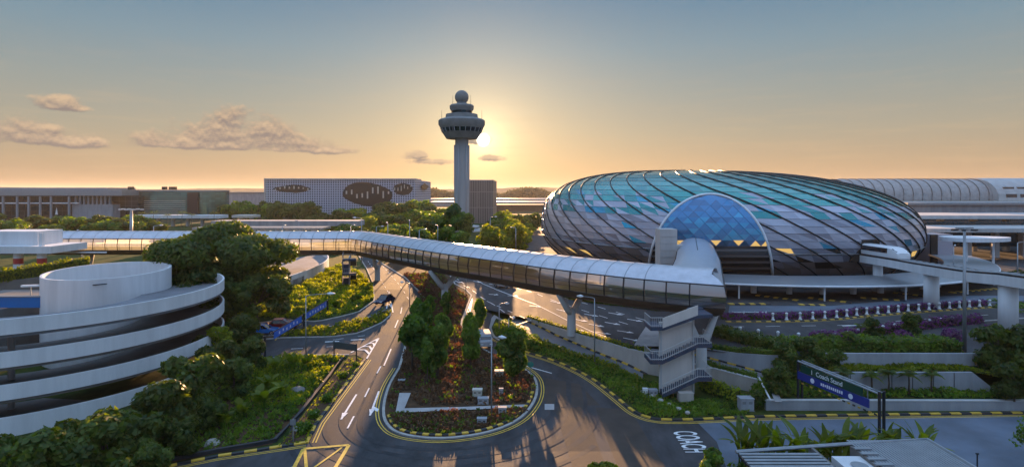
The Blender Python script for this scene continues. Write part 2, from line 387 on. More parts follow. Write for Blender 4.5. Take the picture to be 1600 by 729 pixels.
def bed(name, label, cat, poly, n, hgt, leaf, m, g, per=9, kind='stuff', spread=0.35, asp=0.4, upright=0.6, patchy=0.0):
    """a planted bed of many small plants, one object"""
    pts = scatter(poly, n); P = []; N = []; sz = []
    for x, y in pts:
        f = 0.5 + 0.5 * math.sin(x * 0.9 + 1.3 * math.sin(y * 0.7)) * math.cos(y * 0.8 + x * 0.3)
        if patchy and rnd.random() < patchy * (1 - f): continue
        hh = hgt * (0.45 + 0.75 * f) * rnd.uniform(0.6, 1.2); z = g(x, y)
        for _ in range(per):
            u = rnd.random(); a = rnd.uniform(0, 6.283); r = spread * hh * rnd.uniform(0.3, 1.2)
            P.append((x + r * math.cos(a), y + r * math.sin(a), z + hh * (0.25 + 0.75 * u))); N.append((math.cos(a), math.sin(a), rnd.uniform(-0.2, upright * 2))); sz.append(leaf * rnd.uniform(0.6, 1.3))
    V, F = leaf_quads(np.array(P), np.array(N, float) + rng.normal(size=(len(P), 3)) * 0.4, np.array(sz), asp)
    o = np_mesh(name, V, F, m); tag(o, label, cat, kind=kind); return o
def hedge(name, label, path, w, h, m, dens=60, leaf=0.14, group=None, rag=0.12):
    """clipped hedge: a core of twigs under a coat of leaves"""
    p = resample(path, 0.6); c = p[len(p) // 2]; q = offset(p, w); mb = MB(); n = len(p); vs = []
    t = thing(name, label, 'hedge', c, group=group)
    P = []; N = []
    for i in range(n - 1):
        d = (p[i + 1] - p[i]); L = d.length; d.normalize(); nn = Vector((-d.y, d.x, 0)) * (1 if w > 0 else -1); hh = h * (1 + 0.1 * math.sin(i * 0.9) + 0.06 * math.sin(i * 2.3))
        for _ in range(int(dens * L * (abs(w) + 2 * h) / 2)):
            s = rnd.random() * (abs(w) + 2 * h); base = p[i] + d * (rnd.random() * L)
            if s < h: a = base + Vector((0, 0, s / h * hh)); nv = -nn
            elif s < h + abs(w): a = base + nn * (s - h) + Vector((0, 0, hh)); nv = Vector((0, 0, 1))
            else: a = base + nn * abs(w) + Vector((0, 0, (s - h - abs(w)) / h * hh)); nv = nn
            a = a + nv * rnd.gauss(0, rag); P.append(a); N.append(nv + Vector((rnd.gauss(0, .5), rnd.gauss(0, .5), rnd.gauss(0.2, .5))))
    i0 = offset(p, w * 0.12); i1 = offset(p, w * 0.88)
    for i in range(n): vs += [(i0[i].x, i0[i].y, i0[i].z - .1), (i0[i].x, i0[i].y, i0[i].z + h * .86), (i1[i].x, i1[i].y, i1[i].z + h * .86), (i1[i].x, i1[i].y, i1[i].z - .1)]
    fs = [(0, 1, 2, 3), (4 * n - 1, 4 * n - 2, 4 * n - 3, 4 * n - 4)]
    for i in range(n - 1): fs += [(4 * i + k, 4 * i + 4 + k, 4 * i + 4 + (k + 1) % 4, 4 * i + (k + 1) % 4) for k in range(4)]
    mb.add(vs, fs).build('branches', 'leaf_dark', t)
    V, F = leaf_quads(np.array(P), np.array(N), rng.uniform(0.6, 1.3, len(P)) * leaf, 0.6)
    np_mesh('leaves', V, F, m, t); return t

# ------------------------------------------------------------------ trees
def tree(name, label, cat, h, r, m='leaf_dark', kind='round', n=2600, leaf=0.3, group=None, loc=(0, 0, 0), cb=0.3, seed=1):
    rs = random.Random(seed); t = thing(name, label, cat, loc, group=group); lob = []
    o = Vector(loc)
    if kind == 'broad':
        for i in range(26):
            a = rs.uniform(0, 6.283); q = math.sqrt(rs.random()) * r * 0.8; z = h * (0.62 + 0.26 * (1 - (q / r) ** 2)) + rs.uniform(-.06, .05) * h; s = r * rs.uniform(0.2, 0.34)
            lob.append((q * math.cos(a), q * math.sin(a), z, s, s, s * 0.62))
        for i in range(10):
            a = i * .63 + rs.uniform(-.2, .2); s = r * rs.uniform(.2, .28); lob.append((r * .72 * math.cos(a), r * .72 * math.sin(a), h * rs.uniform(.36, .55), s, s, s * .8))
    elif kind == 'tall':
        for i in range(12):
            z = h * rs.uniform(cb, 0.93); q = r * rs.uniform(.1, .62) * (1.1 - z / h * .55); a = rs.uniform(0, 6.283); s = r * rs.uniform(.34, .52) * (1.15 - .45 * z / h); lob.append((q * math.cos(a), q * math.sin(a), z, s, s, s * 1.15))
    else:
        for i in range(13):
            a = rs.uniform(0, 6.283); q = r * rs.uniform(.15, .66); z = h * rs.uniform(cb + .12, .86); s = r * rs.uniform(.3, .5); lob.append((q * math.cos(a), q * math.sin(a), z, s, s, s * .8))
    mb = MB(); tr = max(0.05, h * 0.022); top = h * (0.7 if kind != 'broad' else .5)
    mb.sweep([o, o + Vector((rs.uniform(-.02, .02) * h, rs.uniform(-.02, .02) * h, top * .5)), o + Vector((0, 0, top))], [tr, tr * .75, tr * .35], 8)
    for l in rs.sample(lob, min(9, len(lob))):
        b = o + Vector((0, 0, top * rs.uniform(.45, .95))); e = o + Vector(l[:3]); mid = b.lerp(e, .5) + Vector((0, 0, .05 * h)); mb.sweep([b, mid, e], [tr * .4, tr * .28, tr * .1], 5)
    mb.build('trunk', 'bark', t, smooth=True)
    P, N = crown_pts(lob, n); V, F = leaf_quads(P + np.array(o), N, rng.uniform(.6, 1.35, n) * leaf, .55); np_mesh('crown', V, F, m, t)
    return t
def frond(P, N, sz, base, a, el, L, droop, w, n=26):
    d = Vector((math.cos(a), math.sin(a), 0)); s = Vector((-math.sin(a), math.cos(a), 0)); pts = []
    for i in range(n):
        u = (i + .5) / n; c = base + d * (L * u * math.cos(el)) + Vector((0, 0, L * (u * math.sin(el) - droop * u * u))); ww = w * math.sin(math.pi * min(1, u * .9 + .1)) ** .6
        pts.append((c, u, ww))
    return pts, d, s
def palm(name, label, h, L=2.2, nf=16, loc=(0, 0, 0), group=None, seed=1, m='leaf_palm'):
    rs = random.Random(seed); t = thing(name, label, 'palm', loc, group=group); o = Vector(loc); mb = MB()
    mb.sweep([o, o + Vector((.05 * h * rs.uniform(-1, 1), .03 * h, h * .5)), o + Vector((0, 0, h))], [.13, .10, .08], 7); mb.build('trunk', 'bark', t, smooth=True)
    fb = MB(); top = o + Vector((0, 0, h))
    for i in range(nf):
        a = i * 2.4 + rs.uniform(-.2, .2); el = rs.uniform(.1, 1.1); pts, d, s = frond(None, None, None, top, a, el, L * rs.uniform(.8, 1.1), rs.uniform(.45, .8), .5)
        for c, u, ww in pts:
            for sd in (-1, 1):
                e = c + s * (sd * ww) + d * .18 - Vector((0, 0, .3 * ww)); k = d * .05; fb.add([c - k, c + k, e], [(0, 1, 2)])
    fb.build('fronds', m, t, fix=False); return t
def banana(name, label, h, loc=(0, 0, 0), group=None, seed=1, m='leaf_palm', nl=11, wide=.32):
    """clump of big paddle leaves on upright stalks"""
    rs = random.Random(seed); t = thing(name, label, 'plant', loc, group=group); o = Vector(loc); fb = MB(); sb = MB()
    for i in range(nl):
        a = i * 2.4 + rs.uniform(-.4, .4); b = o + Vector((rs.uniform(-.3, .3), rs.uniform(-.3, .3), 0)); d = Vector((math.cos(a), math.sin(a), 0)); s = Vector((-d.y, d.x, 0)); hh = h * rs.uniform(.55, 1); lean = rs.uniform(.12, .5); n = 7
        stem = [b, b + d * (lean * hh * .25) + Vector((0, 0, hh * .5))]; sb.tube(stem[0], stem[1], .035, .02, 5)
        vs = []
        for k in range(n):
            u = k / (n - 1); c = stem[1] + d * (hh * lean * (.2 * u + .9 * u * u)) + Vector((0, 0, hh * .52 * (u - .42 * u * u * lean * 2.2))); w = wide * hh * .5 * math.sin(math.pi * (.08 + .9 * u)) ** .7
            vs += [c - s * w + Vector((0, 0, .12 * w)), c - Vector((0, 0, .1 * w)), c + s * w + Vector((0, 0, .12 * w))]
        fb.add(vs, [f for k in range(n - 1) for f in ((3 * k, 3 * k + 1, 3 * k + 4, 3 * k + 3), (3 * k + 1, 3 * k + 2, 3 * k + 5, 3 * k + 4))])
    sb.build('stalks', 'leaf_mid', t, fix=False); fb.build('leaves', m, t, fix=False); return t
def shrub(name, label, r, m, n=500, leaf=.13, loc=(0, 0, 0), group=None, seed=1):
    rs = random.Random(seed); lob = [(rs.uniform(-.5, .5) * r, rs.uniform(-.5, .5) * r, r * rs.uniform(.35, .8), r * .55, r * .55, r * .5) for _ in range(7)]
    P, N = crown_pts(lob, n); V, F = leaf_quads(P + np.array(loc), N, rng.uniform(.6, 1.3, n) * leaf, .55); o = np_mesh(name, V, F, m, loc=loc); tag(o, label, 'shrub', group); return o
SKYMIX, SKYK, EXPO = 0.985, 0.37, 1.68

# ================================================================== SETTING
def px_low(l): return [UG(a, b) for a, b in l]
def px_up(l): return [UG(a, b, True) for a, b in l]
# base ground to the horizon
mb = MB()
XL, XR = -7000, 7000
mb.add([(XL, -60, 0), (XR, -60, 0), (XR, 50, 0), (XL, 50, 0)], [(0, 1, 2, 3)]); mb.add([(XL, 50, 0), (XR, 50, 0), (XR, 115, 2.9), (XL, 115, 2.9)], [(0, 1, 2, 3)]); mb.add([(XL, 115, 2.9), (XR, 115, 2.9), (XR, 200, 4), (XL, 200, 4)], [(0, 1, 2, 3)])
mb.add([(XL, 200, 4), (XR, 200, 4), (XR, 330, 4), (XL, 330, 4)], [(0, 1, 2, 3)], 0); mb.add([(XL, 330, 4), (XR, 330, 4), (XR, 9000, 4), (XL, 9000, 4)], [(0, 1, 2, 3)], 1)
o = mb.build('ground', ['grass', 'far_ground']); o['kind'] = 'structure'

# the near road: lower fork, left carriageway and the loop round the planted island
kerb_l = px_low([(255, 733), (272, 728), (340, 714), (420, 702), (478, 693)])
edge_l = px_low([(482, 692), (496, 662), (531, 616), (572, 562)])
gore = px_low([(572, 562), (556, 554), (545, 555), (462, 556), (426, 560), (380, 564)])
fork_top = px_low([(370, 535), (410, 531), (446, 528), (518, 527), (561, 521), (599, 504), (612, 492), (609, 485)])
fork_in = px_low([(609, 485), (600, 485), (580, 494), (558, 502), (520, 510), (485, 512), (430, 524), (370, 529)])
upper_l = px_low([(370, 510), (440, 500), (495, 503), (533, 495), (561, 488), (586, 470), (584, 443), (574, 420), (560, 398)])
upper_r = px_low([(572, 398), (600, 414), (632, 434), (662, 466)])
isl_l = px_low([(662, 466), (655, 482), (645, 505), (632, 540), (622, 575), (605, 605), (597, 640), (604, 665), (630, 680), (690, 686), (760, 677), (810, 657), (835, 630), (841, 605), (832, 585), (800, 563), (768, 552), (746, 540), (730, 522), (722, 505), (731, 480), (738, 462), (728, 452), (712, 444), (703, 428)])
isl_s = curve(isl_l[4:16], 5)
near_k = px_low([(765, 513), (771, 527), (790, 537), (820, 550), (870, 566), (920, 590), (960, 620), (990, 644), (1020, 655), (1060, 657), (1120, 655), (1180, 652), (1300, 650), (1600, 646), (1900, 643)])
near_s = curve(near_k[:12], 4) + near_k[12:]
road_poly = [(-46, 32)] + kerb_l + edge_l + gore + fork_top + fork_in[1:] + upper_l + [(X(560, 240), 240), (X(570, 240), 240)] + upper_r + isl_l[1:4] + isl_s + isl_l[16:] + [UG(760, 470), UG(770, 495)] + near_s + [(75, 30), (10, 24), (-30, 26)]
drape('near_road', road_poly, 0.02, 'asphalt')

# upper level beside the dome
wa_px = [(823, 497), (852, 507), (869, 512), (897, 521), (940, 533), (979, 545)]
wa_bot = [501, 514, 523, 535, 553, 568]
wa_top = px_up(wa_px)
wa2 = [(1012, 552, 585, 3.25), (1050, 562, 600, 2.95), (1097, 572, 606, 2.5), (1130, 580, 610, 2.3), (1165, 589, 613, 2.07), (1185, 594, 612, 1.9)]
wa_top += [U(a, b, z) for a, b, c, z in wa2]
wa_z0 = [Z(b, p.y) - 0.05 for p, b in zip(wa_top, wa_bot + [c for a, b, c, z in wa2])]
wb = [(1030, 541, 545, 3.1), (1096, 546, 556, 2.6), (1152, 557, 571, 2.2), (1203, 565, 585, 1.8), (1240, 569, 592, 1.6)]
wb_bot = [U(a, c, z) for a, b, c, z in wb]; wb_z1 = [Z(b, p.y) for p, (a, b, c, z) in zip(wb_bot, wb)]
plaza_front = [UG(765, 488)] + wa_top[:6] + [UG(985, 542, True)] + [Vector((p.x, p.y + .2, 0)) for p in wb_bot] + [Vector((X(1300, 64), 64.0, 0)), Vector((50, 63.7, 0)), Vector((64, 63.7, 0)), Vector((120, 66, 0)), Vector((500, 66, 0))]
drape('plaza_road', plaza_front + [(500, 330), (-12, 330), (-12, 105), (-6, 100)], 0.03, 'asphalt', up=True)
# concrete ramp lane under the first wall, then the middle lane between the two walls
near_lane_px = [(800, 508), (831, 529), (849, 533), (880, 547), (903, 555), (935, 561), (965, 575), (1003, 596), (1050, 606), (1097, 612), (1165, 618), (1190, 616)]
lane_near = [U(a, b, z) for (a, b), z in zip(near_lane_px, [wa_z0[0], wa_z0[1], wa_z0[2], wa_z0[3], wa_z0[3] - .1, wa_z0[4], wa_z0[5], wa_z0[6], wa_z0[7], wa_z0[8], wa_z0[10], wa_z0[11]])]
wa_foot = [Vector((p.x, p.y, z + .05)) for p, z in zip(wa_top, wa_z0)]
strip('ramp_lane', [Vector((p.x, p.y, p.z + .04)) for p in lane_near], [UG(800, 497) + Vector((0, 0, .05))] + wa_foot, 'lane_concrete', n=40)
strip('middle_lane', wa_top[5:], [UG(985, 542, True)] + wb_bot, 'lane_concrete', n=30, dz=0.02)
wt = thing('retaining_wall', 'long beige retaining wall below the sunlit road, running behind the stair tower', 'wall', wa_foot[4])
mb = MB(); mb.wall(wa_top, [z - .3 for z in wa_z0], [p.z + .04 for p in wa_top], .3); mb.build('wall_face', 'wall_beige', wt)
mb = MB(); mb.wall([p + Vector((0, -.06, 0)) for p in wa_top], [p.z + .04 for p in wa_top], [p.z + .12 for p in wa_top], .42); mb.build('coping', 'concrete', wt)
wt = thing('retaining_wall', 'short sloping grey wall behind the middle lane right of the stair tower', 'wall', wb_bot[1])
mb = MB(); mb.wall(wb_bot, [p.z - .3 for p in wb_bot], [max(z, g_up(p.x, p.y) + .1) for z, p in zip(wb_z1, wb_bot)], .25); mb.build('wall_face', 'wall_grey', wt)
# terraces on the right
wt = thing('retaining_wall', 'lower grey terrace wall with palms standing in front, above the grass strip', 'wall', (X(1400, 61), 61, 1.4))
mb = MB(); mb.wall([(X(1296, 61), 61), (X(1520, 61), 61), (X(1560, 60), 60)], [1.1, 1.1, 1.1], [3.4, 3.4, 1.6], .3); mb.build('wall_face', 'wall_grey', wt)
mb = MB()
for k in range(1, 7):
    xx = X(1296, 61) + k * 2.2; mb.box((xx, 60.985, 2.2), (.05, .05, 2.3))
mb.build('joint', 'steel_dark', wt)
wt = thing('retaining_wall', 'upper grey terrace wall under the long clipped hedge', 'wall', (X(1400, 63.3), 63.3, 3.4))
mb = MB(); mb.wall([(X(1285, 63.6), 63.6), (X(1340, 63.3), 63.3), (X(1540, 63.3), 63.3), (110, 65.4)], [2.2, 3.2, 3.2, 3.2], [4.7, 4.75, 4.75, 4.7], .3); mb.build('wall_face', 'wall_grey', wt)
wt = thing('retaining_wall', 'low pale kerbside wall along the near road on the right', 'wall', (X(1400, 58.2), 58.2, .6))
mb = MB(); mb.wall([(X(1197, 58.4), 58.4), (X(1400, 58.3), 58.3), (64, 58.2)], .2, 1.34, .35); mb.build('wall_face', 'wall_grey', wt)
mb = MB(); mb.wall([(X(1196, 58.35), 58.36), (X(1400, 58.3), 58.26), (64, 58.16)], 1.34, 1.42, .45); mb.build('coping', 'concrete', wt)
strip('terrace_grass', [(X(1197, 58.7), 58.7, 1.3), (X(1400, 58.6), 58.6, 1.3), (66, 58.5, 1.3)], [(X(1190, 63.5), 63.5, 1.85), (X(1296, 61.3), 61.3, 1.5), (X(1520, 61.3), 61.3, 1.5), (67, 60.5, 1.5)], 'grass', n=30)
strip('terrace_grass', [(X(1190, 63.6), 63.6, 1.9), (X(1296, 61.2), 61.2, 3.3), (X(1520, 61.2), 61.2, 3.3), (67, 60.4, 2.2)], [(X(1235, 66), 66, 2.0), (X(1296, 64), 64, 3.4), (X(1540, 63.4), 63.4, 3.4), (100, 65, 3.4)], 'grass', n=30)
# grass bank between the near road and the ramp lane
bank_near = [p + Vector((0, 0, .16)) for p in offset(near_s, .3)]
i1 = min(range(len(bank_near)), key=lambda i: abs(bank_near[i].x - X(1195, 57.5)))
strip('grass_bank', bank_near[:i1 + 1], [UG(775, 497) + Vector((0, 0, .05))] + lane_near, 'grass', n=60)
# pale nose between the roads
drape('nose_paving', px_low([(764, 514), (768, 497), (772, 492), (787, 500), (790, 504)]), 0.07, 'pale_paving')
drape('side_paving', [UG(990, 541, True), UG(1010, 509, True), UG(1034, 520, True), UG(1040, 541, True)], 0.06, 'pale_paving', up=True)
# island bed, planter between the fork, verges
isl_poly = isl_l[:4] + isl_s + isl_l[16:] + [UG(690, 414), UG(640, 412), UG(604, 408)] + upper_r[1:3]
drape('island_soil', isl_poly, 0.1, 'soil')
drape('fork_planter_soil', fork_top[:-1] + fork_in, 0.1, 'soil')
verge = [UG(545, 558), UG(572, 562), UG(531, 616), UG(496, 662), UG(482, 692), UG(434, 700), UG(470, 655), UG(520, 588)]
drape('verge_grass', verge, 0.06, 'soil')
drape('left_bed_soil', px_low([(380, 566), (462, 557), (540, 556), (516, 584), (466, 650), (425, 694), (340, 708), (272, 722), (180, 729), (280, 640), (360, 590)]), 0.04, 'soil')
# paved path in the island, brownish strips and slab on the near road
path_i = [(624, 616), (642, 616), (632, 640), (720, 638), (822, 634), (818, 638), (720, 643), (618, 647)]
drape('island_path', px_low(path_i), 0.2, 'pale_paving')
drape('road_brown', px_low([(867, 638), (912, 634), (960, 760), (905, 760)]), 0.034, 'asphalt_brown')
drape('road_brown', px_low([(930, 636), (985, 640), (1060, 760), (978, 760)]), 0.034, 'asphalt_brown')
drape('road_brown', px_low([(852, 590), (905, 600), (938, 633), (915, 633), (866, 637), (852, 640)]), 0.034, 'asphalt_brown')
drape('manhole', px_low([(851, 631), (866, 631), (866, 640), (851, 640)]), 0.045, 'pale_paving')
drape('right_road_slab', px_low([(1090, 660), (1180, 656), (1600, 649), (1800, 648), (1800, 900), (1200, 900), (1120, 690)]), 0.034, 'plaza_paving')
# kerbs
kerb('kerb', kerb_l, g=g_low, side=1); kerb('kerb', edge_l, w=.3, seg=1.1, g=g_low, side=1)
kerb('kerb', near_s[8:], w=.3, seg=1.05, g=g_low, side=1); kerb('kerb', near_s[:9], w=.3, seg=2, g=g_low, mats=('kerb_grey',))
kerb('kerb', isl_s, w=.28, h=.12, seg=.6, g=g_low, mats=('kerb_grey',)); kerb('kerb', offset(isl_s[12:48], .45), w=.3, h=.22, seg=.62, g=g_low)
kerb('kerb', isl_l[16:], w=.3, h=.14, seg=1, g=g_low, mats=('kerb_grey',)); kerb('kerb', upper_r + isl_l[1:5], w=.3, h=.14, seg=1, g=g_low, mats=('kerb_grey',))
kerb('kerb', fork_top, w=.25, seg=1.2, g=g_low, mats=('kerb_grey',), side=1); kerb('kerb', fork_in, w=.25, seg=1.2, g=g_low, mats=('kerb_grey',), side=1)
kerb('kerb', upper_l, w=.25, seg=1.5, g=g_low, mats=('kerb_grey',)); kerb('kerb', gore[2:], w=.25, seg=1.5, g=g_low, mats=('kerb_grey',), side=-1)
kerb('kerb', [p + Vector((0, 0, .02)) for p in wa_foot[:7]], w=.28, h=.14, seg=.95, side=-1)
kerb('kerb', wb_bot, w=.25, h=.16, seg=1.0, side=-1)
row1 = px_up([(1135, 503), (1213, 503), (1265, 502), (1315, 499), (1360, 494), (1391, 492), (1423, 489), (1467, 486), (1526, 482), (1600, 478), (1700, 474)])
kerb('kerb', row1, w=.3, h=.14, seg=.7, g=g_up, side=1)
row2 = px_up([(1160, 521), (1198, 527), (1244, 531), (1280, 532), (1317, 528), (1335, 524), (1371, 519), (1420, 512), (1480, 505), (1600, 497)])
kerb('kerb', row2, w=.3, h=.12, seg=2, g=g_up, side=-1, mats=('kerb_grey',))
plz = px_up([(1138, 489), (1420, 482), (1600, 470), (1600, 462), (1480, 462), (1300, 478), (1140, 478)])
drape('forecourt_paving', plz, 0.05, 'plaza_paving', up=True)
# ---- painted markings
mk = MB(); ym = MB()
for pts, w in (([(600, 575), (574, 616)], .12),): pass
def line(px, w, dash=None, up=False, m=None, dz=.045):
    ribbon(m or mk, [UG(a, b, up) for a, b in px], w, dz, dash, g=g_up if up else g_low)
for a in ([(611, 545), (600, 571)], [(595, 572), (589, 583)], [(577, 606), (570, 620)], [(553, 650), (543, 669)], [(622, 500), (617, 512)], [(628, 480), (626, 490)]): line(a, .16)
line([(546, 645), (503, 729)], .0001)
line([(462, 729), (440, 735)], .3)
for a, b in (((557, 616), (533, 655)), ((592, 611), (578, 649))):
    line([a, b], .2); e = UG(*b); d = (UG(*b) - UG(*a)); d.z = 0; d.normalize(); n = Vector((-d.y, d.x, 0))
    q = [e - d * 1.5 + n * .3, e + d * .1, e - d * 1.5 - n * .3]; mk.add([(v.x, v.y, g_low(v.x, v.y) + .047) for v in q], [(0, 1, 2)])
e = UG(580, 640); mk.add([(e.x + dx, e.y + dy, g_low(e.x + dx, e.y + dy) + .047) for dx, dy in ((0, .9), (.75, .15), (.75, -.5), (0, .3))], [(0, 1, 2, 3)])
# chevrons at the gores
def chevron(tip, a, b, n, up=False):
    T, A, B = UG(*tip, up), UG(*a, up), UG(*b, up); g = g_up if up else g_low
    ribbon(mk, [T, A], .2, .045, g=g); ribbon(mk, [T, B], .2, .045, g=g)
    for i in range(1, n):
        u = i / n; p, q = T.lerp(A, u), T.lerp(B, u); c = T.lerp((A + B) / 2, max(0, u - .55 / n)); ribbon(mk, [p, c, q], .3, .046, g=g)
chevron((592, 528), (548, 551), (573, 560), 5)
chevron((608, 455), (604, 482), (614, 488), 5); chevron((738, 466), (723, 500), (731, 506), 6)
chevron((778, 468), (822, 495), (800, 497), 7)
# fork and upper left carriageway
for a in ([(575, 408), (592, 432), (606, 456)], ): line(a, .14, (2, 2.5))
line([(588, 405), (620, 440), (640, 470)], .14, (2, 3)); line([(520, 531), (570, 524)], .12, (1.5, 2)); line([(455, 545), (540, 540)], .12, (1.5, 3))
for px in ((520, 533), (560, 530)): line([(px[0] - 12, px[1] + 1), (px[0] + 10, px[1])], .3)
# big road to the right of the island
for a in ([(700, 425), (760, 470), (822, 498)], ): line(a, .12, (2, 3), True)
line([(725, 427), (775, 452), (822, 470), (870, 492), (960, 532)], .14, None, True); line([(748, 430), (800, 448), (850, 464), (905, 483), (1000, 512)], .14, (2, 2.5), True)
line([(772, 432), (830, 450), (870, 462), (930, 478), (1008, 500)], .14, (2, 2.5), True); line([(700, 432), (740, 455), (775, 478), (802, 498)], .14, (3, 3), True)
line([(795, 432), (850, 446), (905, 462)], .12, None, True)
for px in ((770, 444), (800, 462), (716, 440), (745, 440), (770, 460), (835, 478), (868, 472), (878, 485), (922, 492), (955, 505), (905, 500), (940, 520), (975, 518), (990, 500), (960, 490), (900, 515), (930, 508), (985, 530)):
    a = UG(px[0], px[1], True); d = Vector((1, -.95, 0)).normalized(); ribbon(mk, [a - d * 1.1, a + d * 1.1], .2, .05, g=g_up); n = Vector((-d.y, d.x, 0)); q = [a + d * .6 + n * .4, a + d * 1.6, a + d * .6 - n * .4]
    mk.add([(v.x, v.y, g_up(v.x, v.y) + .052) for v in q], [(0, 1, 2)])
line([(823, 572), (862, 583)], .16)
line([(1140, 511), (1330, 508), (1420, 500), (1600, 488)], .12, (2, 3), True); line([(1316, 509), (1348, 508)], .3, None, True); line([(1462, 500), (1500, 496)], .5, None, True); line([(1150, 485), (1400, 478)], .1, (2, 2), True)
line([(805, 508), (830, 500)], .3, None, True)
tm = MB()
mat('tyre_mark', (0.040, 0.040, 0.043), 0.84, spec=0.3, var=0.35, vscale=0.8)
for off, i0, i1_, w_ in ((2.1, 4, 44, .5), (3.6, 0, 50, .55), (5.2, 2, 46, .4), (6.6, 0, 40, .6), (8.4, 6, 36, .5)):
    pth = offset(isl_s, -off)[i0:i1_]; ribbon(tm, [v + Vector((.25 * math.sin(i * .4), .2 * math.cos(i * .3), 0)) for i, v in enumerate(pth)], w_, .036, g=g_low)
o = tm.build('tyre_marks', 'tyre_mark', fix=False); o['kind'] = 'structure'
o = mk.build('white_marking', 'white_paint', fix=False); o['kind'] = 'structure'
# yellow double lines and the box junction
for off in (.35, .62):
    ribbon(ym, offset(isl_s, -off), .1, .045, g=g_low); ribbon(ym, offset(near_s, -off), .1, .045, g=g_low); ribbon(ym, offset(edge_l, -off), .1, .045, g=g_low); ribbon(ym, offset(kerb_l, -off), .1, .045, g=g_low)
ribbon(ym, offset(row1, -.35), .1, .06, g=g_up)
A, B, C, D = (474, 701), (545, 695), (515, 745), (452, 745)
for a, b, w in ((A, B, .32), (B, C, .32), (A, D, .32), ((476, 701), (480, 745), .26), ((534, 699), (470, 745), .2)): line([a, b], w, None, False, ym, .05)
o = ym.build('yellow_marking', 'yellow_paint', fix=False); o['kind'] = 'structure'
# COACH lettered on the road, read from the right
cu = bpy.data.curves.new('coach_lettering', 'FONT'); cu.body = 'COACH'; cu.size = 1.0; cu.align_x = 'CENTER'; cu.align_y = 'CENTER'; cu.offset = 0.012
to = bpy.data.objects.new('tmp', cu); COL.objects.link(to); bpy.context.view_layer.update()
me = bpy.data.meshes.new_from_object(to.evaluated_get(bpy.context.evaluated_depsgraph_get())); bpy.data.objects.remove(to)
o = bpy.data.objects.new('coach_lettering', me); COL.objects.link(o); me.materials.append(MATS['white_paint'])
c = UG(1077, 690); o.location = (c.x, c.y, g_low(c.x, c.y) + .05); c = Vector((c.x, c.y, 0)); o.location = c
for v in me.vertices: a_, b_ = v.co.y * 3.0, -v.co.x * 1.12; v.co = (a_, b_, g_low(c.x + a_, c.y + b_) + .06)
o['kind'] = 'structure'; tag(o, 'white painted road lettering reading COACH')

# far hills and the hazy wood on the horizon
def ridge(name, y, x0, x1, hb, amp, m, thick, seed, label, kind):
    rs = random.Random(seed); n = 160; poly = []; mb = MB(); vs = []
    for i in range(n + 1):
        xx = lerp(x0, x1, i / n); hh = hb + amp * (math.sin(i * .21 + seed) * .35 + math.sin(i * .083 + 2 * seed) * .4 + rs.uniform(-.25, .25)); vs += [(xx, y, 3.9), (xx, y + thick * .2, hh), (xx, y + thick * .8, hh), (xx, y + thick, 3.9)]
    mb.add(vs, [(4 * i + k, 4 * i + 4 + k, 4 * i + 5 + k, 4 * i + 1 + k) for i in range(n) for k in range(3)]); o = mb.build(name, m); o['kind'] = kind
    if label: tag(o, label)
ridge('hills', 3600, -5200, 5200, 36, 16, 'leaf_haze', 500, 3, None, 'structure')
def far_wood(x0, x1, y, n, h, m, label):
    P = []; N = []
    for i in range(n):
        a = rnd.random(); cx = lerp(x0, x1, a); hh = h * (.7 + .35 * math.sin(cx * .045) * math.sin(cx * .013 + 1) + rnd.uniform(-.15, .15)); 
        for _ in range(14):
            d = sphere_dirs(1)[0]; P.append((cx + d[0] * 6, y + rnd.uniform(0, 60) + d[1] * 6, 4 + hh * rnd.uniform(.1, 1))); N.append(d + np.array([0, -.4, .4]))
    V, F = leaf_quads(np.array(P), np.array(N), rng.uniform(2.2, 5, len(P)), .7); o = np_mesh('far_wood', V, F, m, loc=((x0 + x1) / 2, y, 4)); tag(o, label, 'woodland', kind='stuff')
far_wood(-260, 130, 1150, 900, 22, 'leaf_haze', 'hazy wood along the horizon behind the control tower')

# ================================================================== BUILDINGS
# ---- control tower
tc = Vector((X(721.5, 270), 270, 4.0)); ct = thing('control_tower', 'tall pale airport control tower with a wide cab and a round radome on top', 'tower', tc); c2 = (tc.x, tc.y)
def zt(py): return Z(py, 270)
mb = MB(); mb.lathe([(3.5, 3.9), (3.45, 12), (3.3, 30), (3.1, zt(217) + .3)], c2, 40)
for k in range(6):
    a = k * math.pi / 3 + .2; mb.box((tc.x + 3.2 * math.cos(a), tc.y + 3.2 * math.sin(a), 24), (.9, .5, 40), a)
mb.build('shaft', 'tower_concrete', ct, True)
mb = MB(); mb.lathe([(3.4, 5.4), (7.5, 5.2), (8.4, 5.9), (8.2, 6.3), (6.5, 6.5), (3.6, 6.7)], c2, 40); mb.lathe([(11, 3.9), (10.6, 4.8), (9.2, 5.0), (0, 5.0)], c2, 40); mb.build('base_deck', 'concrete', ct)
cab = MB(); cab.lathe([(3.1, zt(217)), (7.2, zt(217)), (8.0, zt(213)), (9.2, zt(207))], c2, 48); cab.lathe([(9.9, zt(201)), (10.9, zt(195)), (10.9, zt(189)), (10.2, zt(187)), (7.6, zt(184.5)), (7.4, zt(179)), (6.0, zt(178)), (5.2, zt(177.5))], c2, 48)
cabo = cab.build('cab', 'tower_cab', ct, True); cabo.data.set_sharp_from_angle(angle=R(30))
mb = MB(); mb.lathe([(9.0, zt(207)), (9.7, zt(201))], c2, 48); mb.build('cab_window', 'dark_glass', cabo)
for k in range(24):
    mb = MB(); a = k * math.pi / 12; mb.tube((tc.x + 9.15 * math.cos(a), tc.y + 9.15 * math.sin(a), zt(207.3)), (tc.x + 9.95 * math.cos(a), tc.y + 9.95 * math.sin(a), zt(200.7)), .16, n=5); mb.build('window_mullion', 'tower_concrete', cabo)
